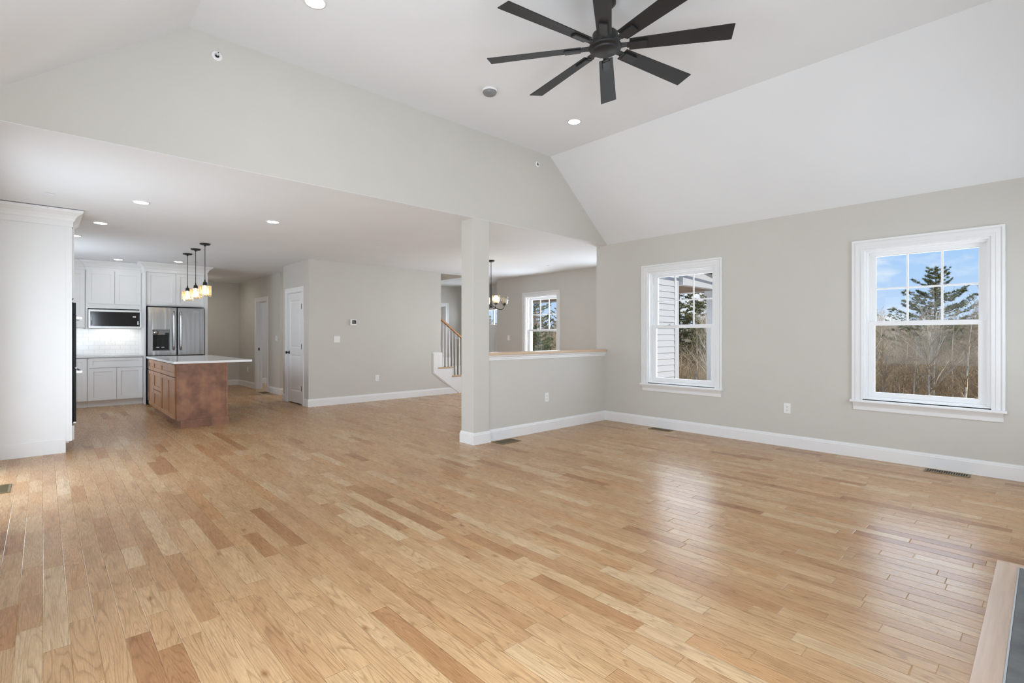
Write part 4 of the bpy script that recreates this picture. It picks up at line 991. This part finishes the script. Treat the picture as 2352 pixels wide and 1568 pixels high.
# ------------------------------------------------------------------ land and trees
def gz(x, y):
    if x < 10: return -0.6
    if x < 34: return -0.6 - 3.6 * ((x - 10) / 24) ** 1.2
    if x < 56: return -4.2
    return -4.2 + (x - 56) * 0.085
g = MB(); nx, ny = 40, 40
vs = []; fs = []
for i in range(nx + 1):
    for j in range(ny + 1):
        x = -30 + 190 * i / nx; y = -60 + 230 * j / ny
        z = gz(x, y) if x > 9 else -0.6
        vs.append((x, y, z + (math.sin(x * 0.9 + y) * 0.06 if x > 14 else 0)))
for i in range(nx):
    for j in range(ny):
        a = i * (ny + 1) + j; fs.append((a, a + 1, a + ny + 2, a + ny + 1))
g.add(vs, fs, True); struct('ground', g, M_ground)

def bare_tree(seed, H, r0, depth=4, spread=0.75, lean=0.03):
    rnd = random.Random(seed); tr = MB(); tw = MB()
    def grow(p, d, L, r, lv, mb):
        n = 4 if lv < 2 else 3; seg = 5 if lv == 0 else 3
        pts = [p.copy()]; rs = [r]; q = p.copy(); dd = d.copy()
        for s_ in range(seg):
            dd = (dd + Vector((rnd.uniform(-1, 1), rnd.uniform(-1, 1), rnd.uniform(-0.4, 0.7))) * (0.05 if lv == 0 else 0.16)).normalized()
            q = q + dd * (L / seg); pts.append(q.copy()); rs.append(r * (1 - (0.72 if lv else 0.85) * (s_ + 1) / seg))
        mb.tube(pts, rs, 6 if lv == 0 else (4 if lv == 1 else 3))
        if lv >= depth: return
        cnt = {0: 18, 1: 6, 2: 5, 3: 3}[lv]
        for c in range(cnt):
            t = rnd.uniform(0.28 if lv == 0 else 0.2, 1.0); x = t * seg; i0 = min(int(x), seg - 1); w = x - i0
            bp = pts[i0].lerp(pts[i0 + 1], w); rr = (rs[i0] * (1 - w) + rs[i0 + 1] * w)
            az = rnd.uniform(0, 2 * PI); el = rnd.uniform(0.25, 1.0)
            nd = Vector((math.cos(az) * spread, math.sin(az) * spread, el)).normalized()
            nd = (nd + dd * 0.35).normalized()
            grow(bp, nd, L * rnd.uniform(0.22, 0.42) * (1.15 - 0.5 * t if lv == 0 else 1.0), max(rr * 0.55, 0.008), lv + 1, tw if lv >= 0 else mb)
    grow(Vector((0, 0, -0.2)), Vector((rnd.uniform(-lean, lean), rnd.uniform(-lean, lean), 1)).normalized(), H, r0, 0, tr)
    return tr, tw
def pine(seed, H, r0, whorls, reach, m_needle, label, cat, x, y, group=None, bare=0.12, tuft=0.34, dense=9, gap=0.16):
    rnd = random.Random(seed); z0 = gz(x, y)
    r = thing('pine_tree', (x, y, z0), label, cat, group)
    MB().tube([(x, y, z0 - 0.3), (x + 0.03, y, z0 + H * 0.4), (x, y + 0.02, z0 + H * 0.75), (x, y, z0 + H)], [r0, r0 * 0.7, r0 * 0.35, 0.02], 7).build('trunk', M_pinebark, r)
    br = MB(); nd = MB()
    for w in range(whorls):
        t = bare + (1 - bare) * w / whorls; zc = z0 + H * t
        L = reach * min(1.0, (1 - t) / 0.5) ** 0.85 * (0.75 + 0.25 * min(1, t / 0.35)) + 0.25
        nb = rnd.randint(4, 6); a0 = rnd.uniform(0, 6.28)
        for b in range(nb):
            if rnd.random() < gap: continue
            a = a0 + 2 * PI * b / nb + rnd.uniform(-0.35, 0.35); Lb = L * rnd.uniform(0.6, 1.12); up = rnd.uniform(-0.05, 0.28) + 0.35 * t
            pts = [Vector((x, y, zc))]
            for s_ in range(1, 6):
                u = s_ / 5; pts.append(Vector((x + math.cos(a) * Lb * u, y + math.sin(a) * Lb * u, zc + Lb * (up * u - 0.10 * math.sin(u * PI)))))
            br.tube(pts, [0.05 * (1 - t) + 0.02, 0.035, 0.03, 0.025, 0.018, 0.01], 4)
            nt_ = max(3, int(Lb * dense / 1.25))
            for s_ in range(nt_):
                u = rnd.uniform(0.28, 1.03); i0 = min(4, int(u * 5)); c = pts[i0].lerp(pts[i0 + 1], min(1, u * 5 - i0))
                side = rnd.uniform(-1, 1) * Lb * 0.30 * (1.25 - u)
                c = c + Vector((-math.sin(a) * side, math.cos(a) * side, rnd.uniform(-0.03, 0.10)))
                for n_ in range(13):
                    d = (Vector((rnd.gauss(0, 1), rnd.gauss(0, 1), rnd.gauss(0.25, 0.5))) + Vector((math.cos(a), math.sin(a), up)) * 1.1).normalized() * tuft * rnd.uniform(0.45, 1.0)
                    o = d.orthogonal().normalized() * 0.026; o2 = d.cross(o).normalized() * 0.018
                    k0 = [c + o, c - o, c + o2, c + d]
                    nd.add(k0, [(0, 1, 3), (1, 2, 3), (2, 0, 3)])
    br.build('branches', M_pinebark, r); nd.build('needles', m_needle, r)
    return r
pine(5, 11.4, 0.24, 28, 3.9, M_needle, 'tall dark green pine rising against the sky in the large right window', 'pine tree', 60.0, 7.1, dense=15, tuft=0.32, gap=0.15)
pine(6, 6.9, 0.14, 20, 1.7, M_needle2, 'small rusty evergreen right of the tall pine in the large window', 'pine tree', 56.0, 4.1, dense=9)
pine(7, 12.3, 0.22, 26, 3.2, M_needle, 'tall pine seen left of the grille bar in the window with siding', 'pine tree', 46.0, 25.0, dense=12)
pine(8, 13.0, 0.22, 26, 4.0, M_needle, 'tall pine beside the porch column in the window with siding', 'pine tree', 47.0, 21.9, dense=12)
pine(9, 12.0, 0.22, 26, 2.6, M_needle, 'tall spruce at left in the dining room window', 'pine tree', 42.0, 41.0, dense=12)
pine(10, 9.3, 0.20, 24, 2.6, M_needle, 'shorter pine at right in the dining room window', 'pine tree', 46.0, 40.4, dense=11)
pine(11, 6.4, 0.14, 20, 2.2, M_needle2, 'bushy yellow-green young pine low in the dining room window', 'pine tree', 34.0, 33.3, bare=0.05, dense=16, tuft=0.34, gap=0.05)
pine(12, 8.2, 0.18, 22, 2.6, M_needle, 'dark pine tops seen through the entry door glass', 'pine tree', 44.0, 52.0, dense=10)

variants = []
for i, (sd_, H, r0, sp) in enumerate(((11, 6.3, 0.085, 0.75), (12, 5.6, 0.065, 0.9), (13, 7.2, 0.11, 0.6), (14, 5.2, 0.06, 0.8), (15, 6.6, 0.095, 0.7), (16, 6.0, 0.075, 0.8))):
    r = thing('bare_tree', (0, 0, 0), 'slender leafless tree with pale trunk in the woods beyond the windows', 'bare tree', 'bare trees of the woods')
    t_, w_ = bare_tree(sd_, H, r0, 3, sp)
    t_.build('trunk', M_bark if i != 3 else M_bark2, r); w_.build('branches', M_bark if i == 2 else M_twig, r)
    variants.append(r)
rnd = random.Random(4)
spots = []
def scatter(x0, x1, ratio0, ratio1, n):
    for _ in range(n):
        x = rnd.uniform(x0, x1); spots.append((x, x * rnd.uniform(ratio0, ratio1)))
scatter(38, 58, 0.0, 0.30, 62)
scatter(36, 52, 0.42, 0.66, 40)
scatter(33, 46, 0.86, 1.02, 36)
scatter(36, 46, 1.10, 1.22, 14)
scatter(38, 58, -0.15, 0.0, 10)
for i, (x, y) in enumerate(spots):
    o = variants[i] if i < len(variants) else copy_tree(variants[rnd.randrange(len(variants))])
    s_ = rnd.uniform(0.78, 1.12)
    o.location = (x, y, gz(x, y)); o.rotation_euler = (0, 0, rnd.uniform(0, 6.28)); o.scale = (s_, s_, s_)
# undergrowth nobody could count
tk = MB()
def twigs(x0, x1, q0, q1, n, hmin, hmax):
    for _ in range(n):
        x = rnd.uniform(x0, x1); y = x * rnd.uniform(q0, q1); z = gz(x, y) - 0.1; h = rnd.uniform(hmin, hmax) * (0.6 + 0.4 * rnd.random())
        p = Vector((x, y, z)); d = Vector((rnd.gauss(0, 0.16), rnd.gauss(0, 0.16), 1)).normalized() * h
        w = 0.011 + 0.012 * rnd.random()
        def stick(p, d, w):
            o = d.orthogonal().normalized(); o2 = d.cross(o).normalized()
            tk.add([p + o * w, p - o * 0.5 * w + o2 * 0.87 * w, p - o * 0.5 * w - o2 * 0.87 * w, p + d], [(0, 1, 3), (1, 2, 3), (2, 0, 3)])
        stick(p, d, w)
        for b in range(7):
            t = rnd.uniform(0.25, 0.95); dd = Vector((rnd.gauss(0, 0.6), rnd.gauss(0, 0.6), rnd.uniform(0.2, 0.9))).normalized() * h * rnd.uniform(0.14, 0.3)
            stick(p + d * t, dd, w * 0.6)
twigs(40, 64, -0.10, 0.32, 5200, 3.2, 5.6)
twigs(38, 60, 0.42, 0.68, 3200, 3.0, 5.4)
twigs(35, 54, 0.84, 1.04, 2800, 2.8, 5.0)
twigs(38, 54, 1.08, 1.24, 700, 2.8, 4.8)
tk.build('brush', M_twig, kind='stuff', label='dense brown leafless brush filling the woods behind the pale trunks', cat='brush')
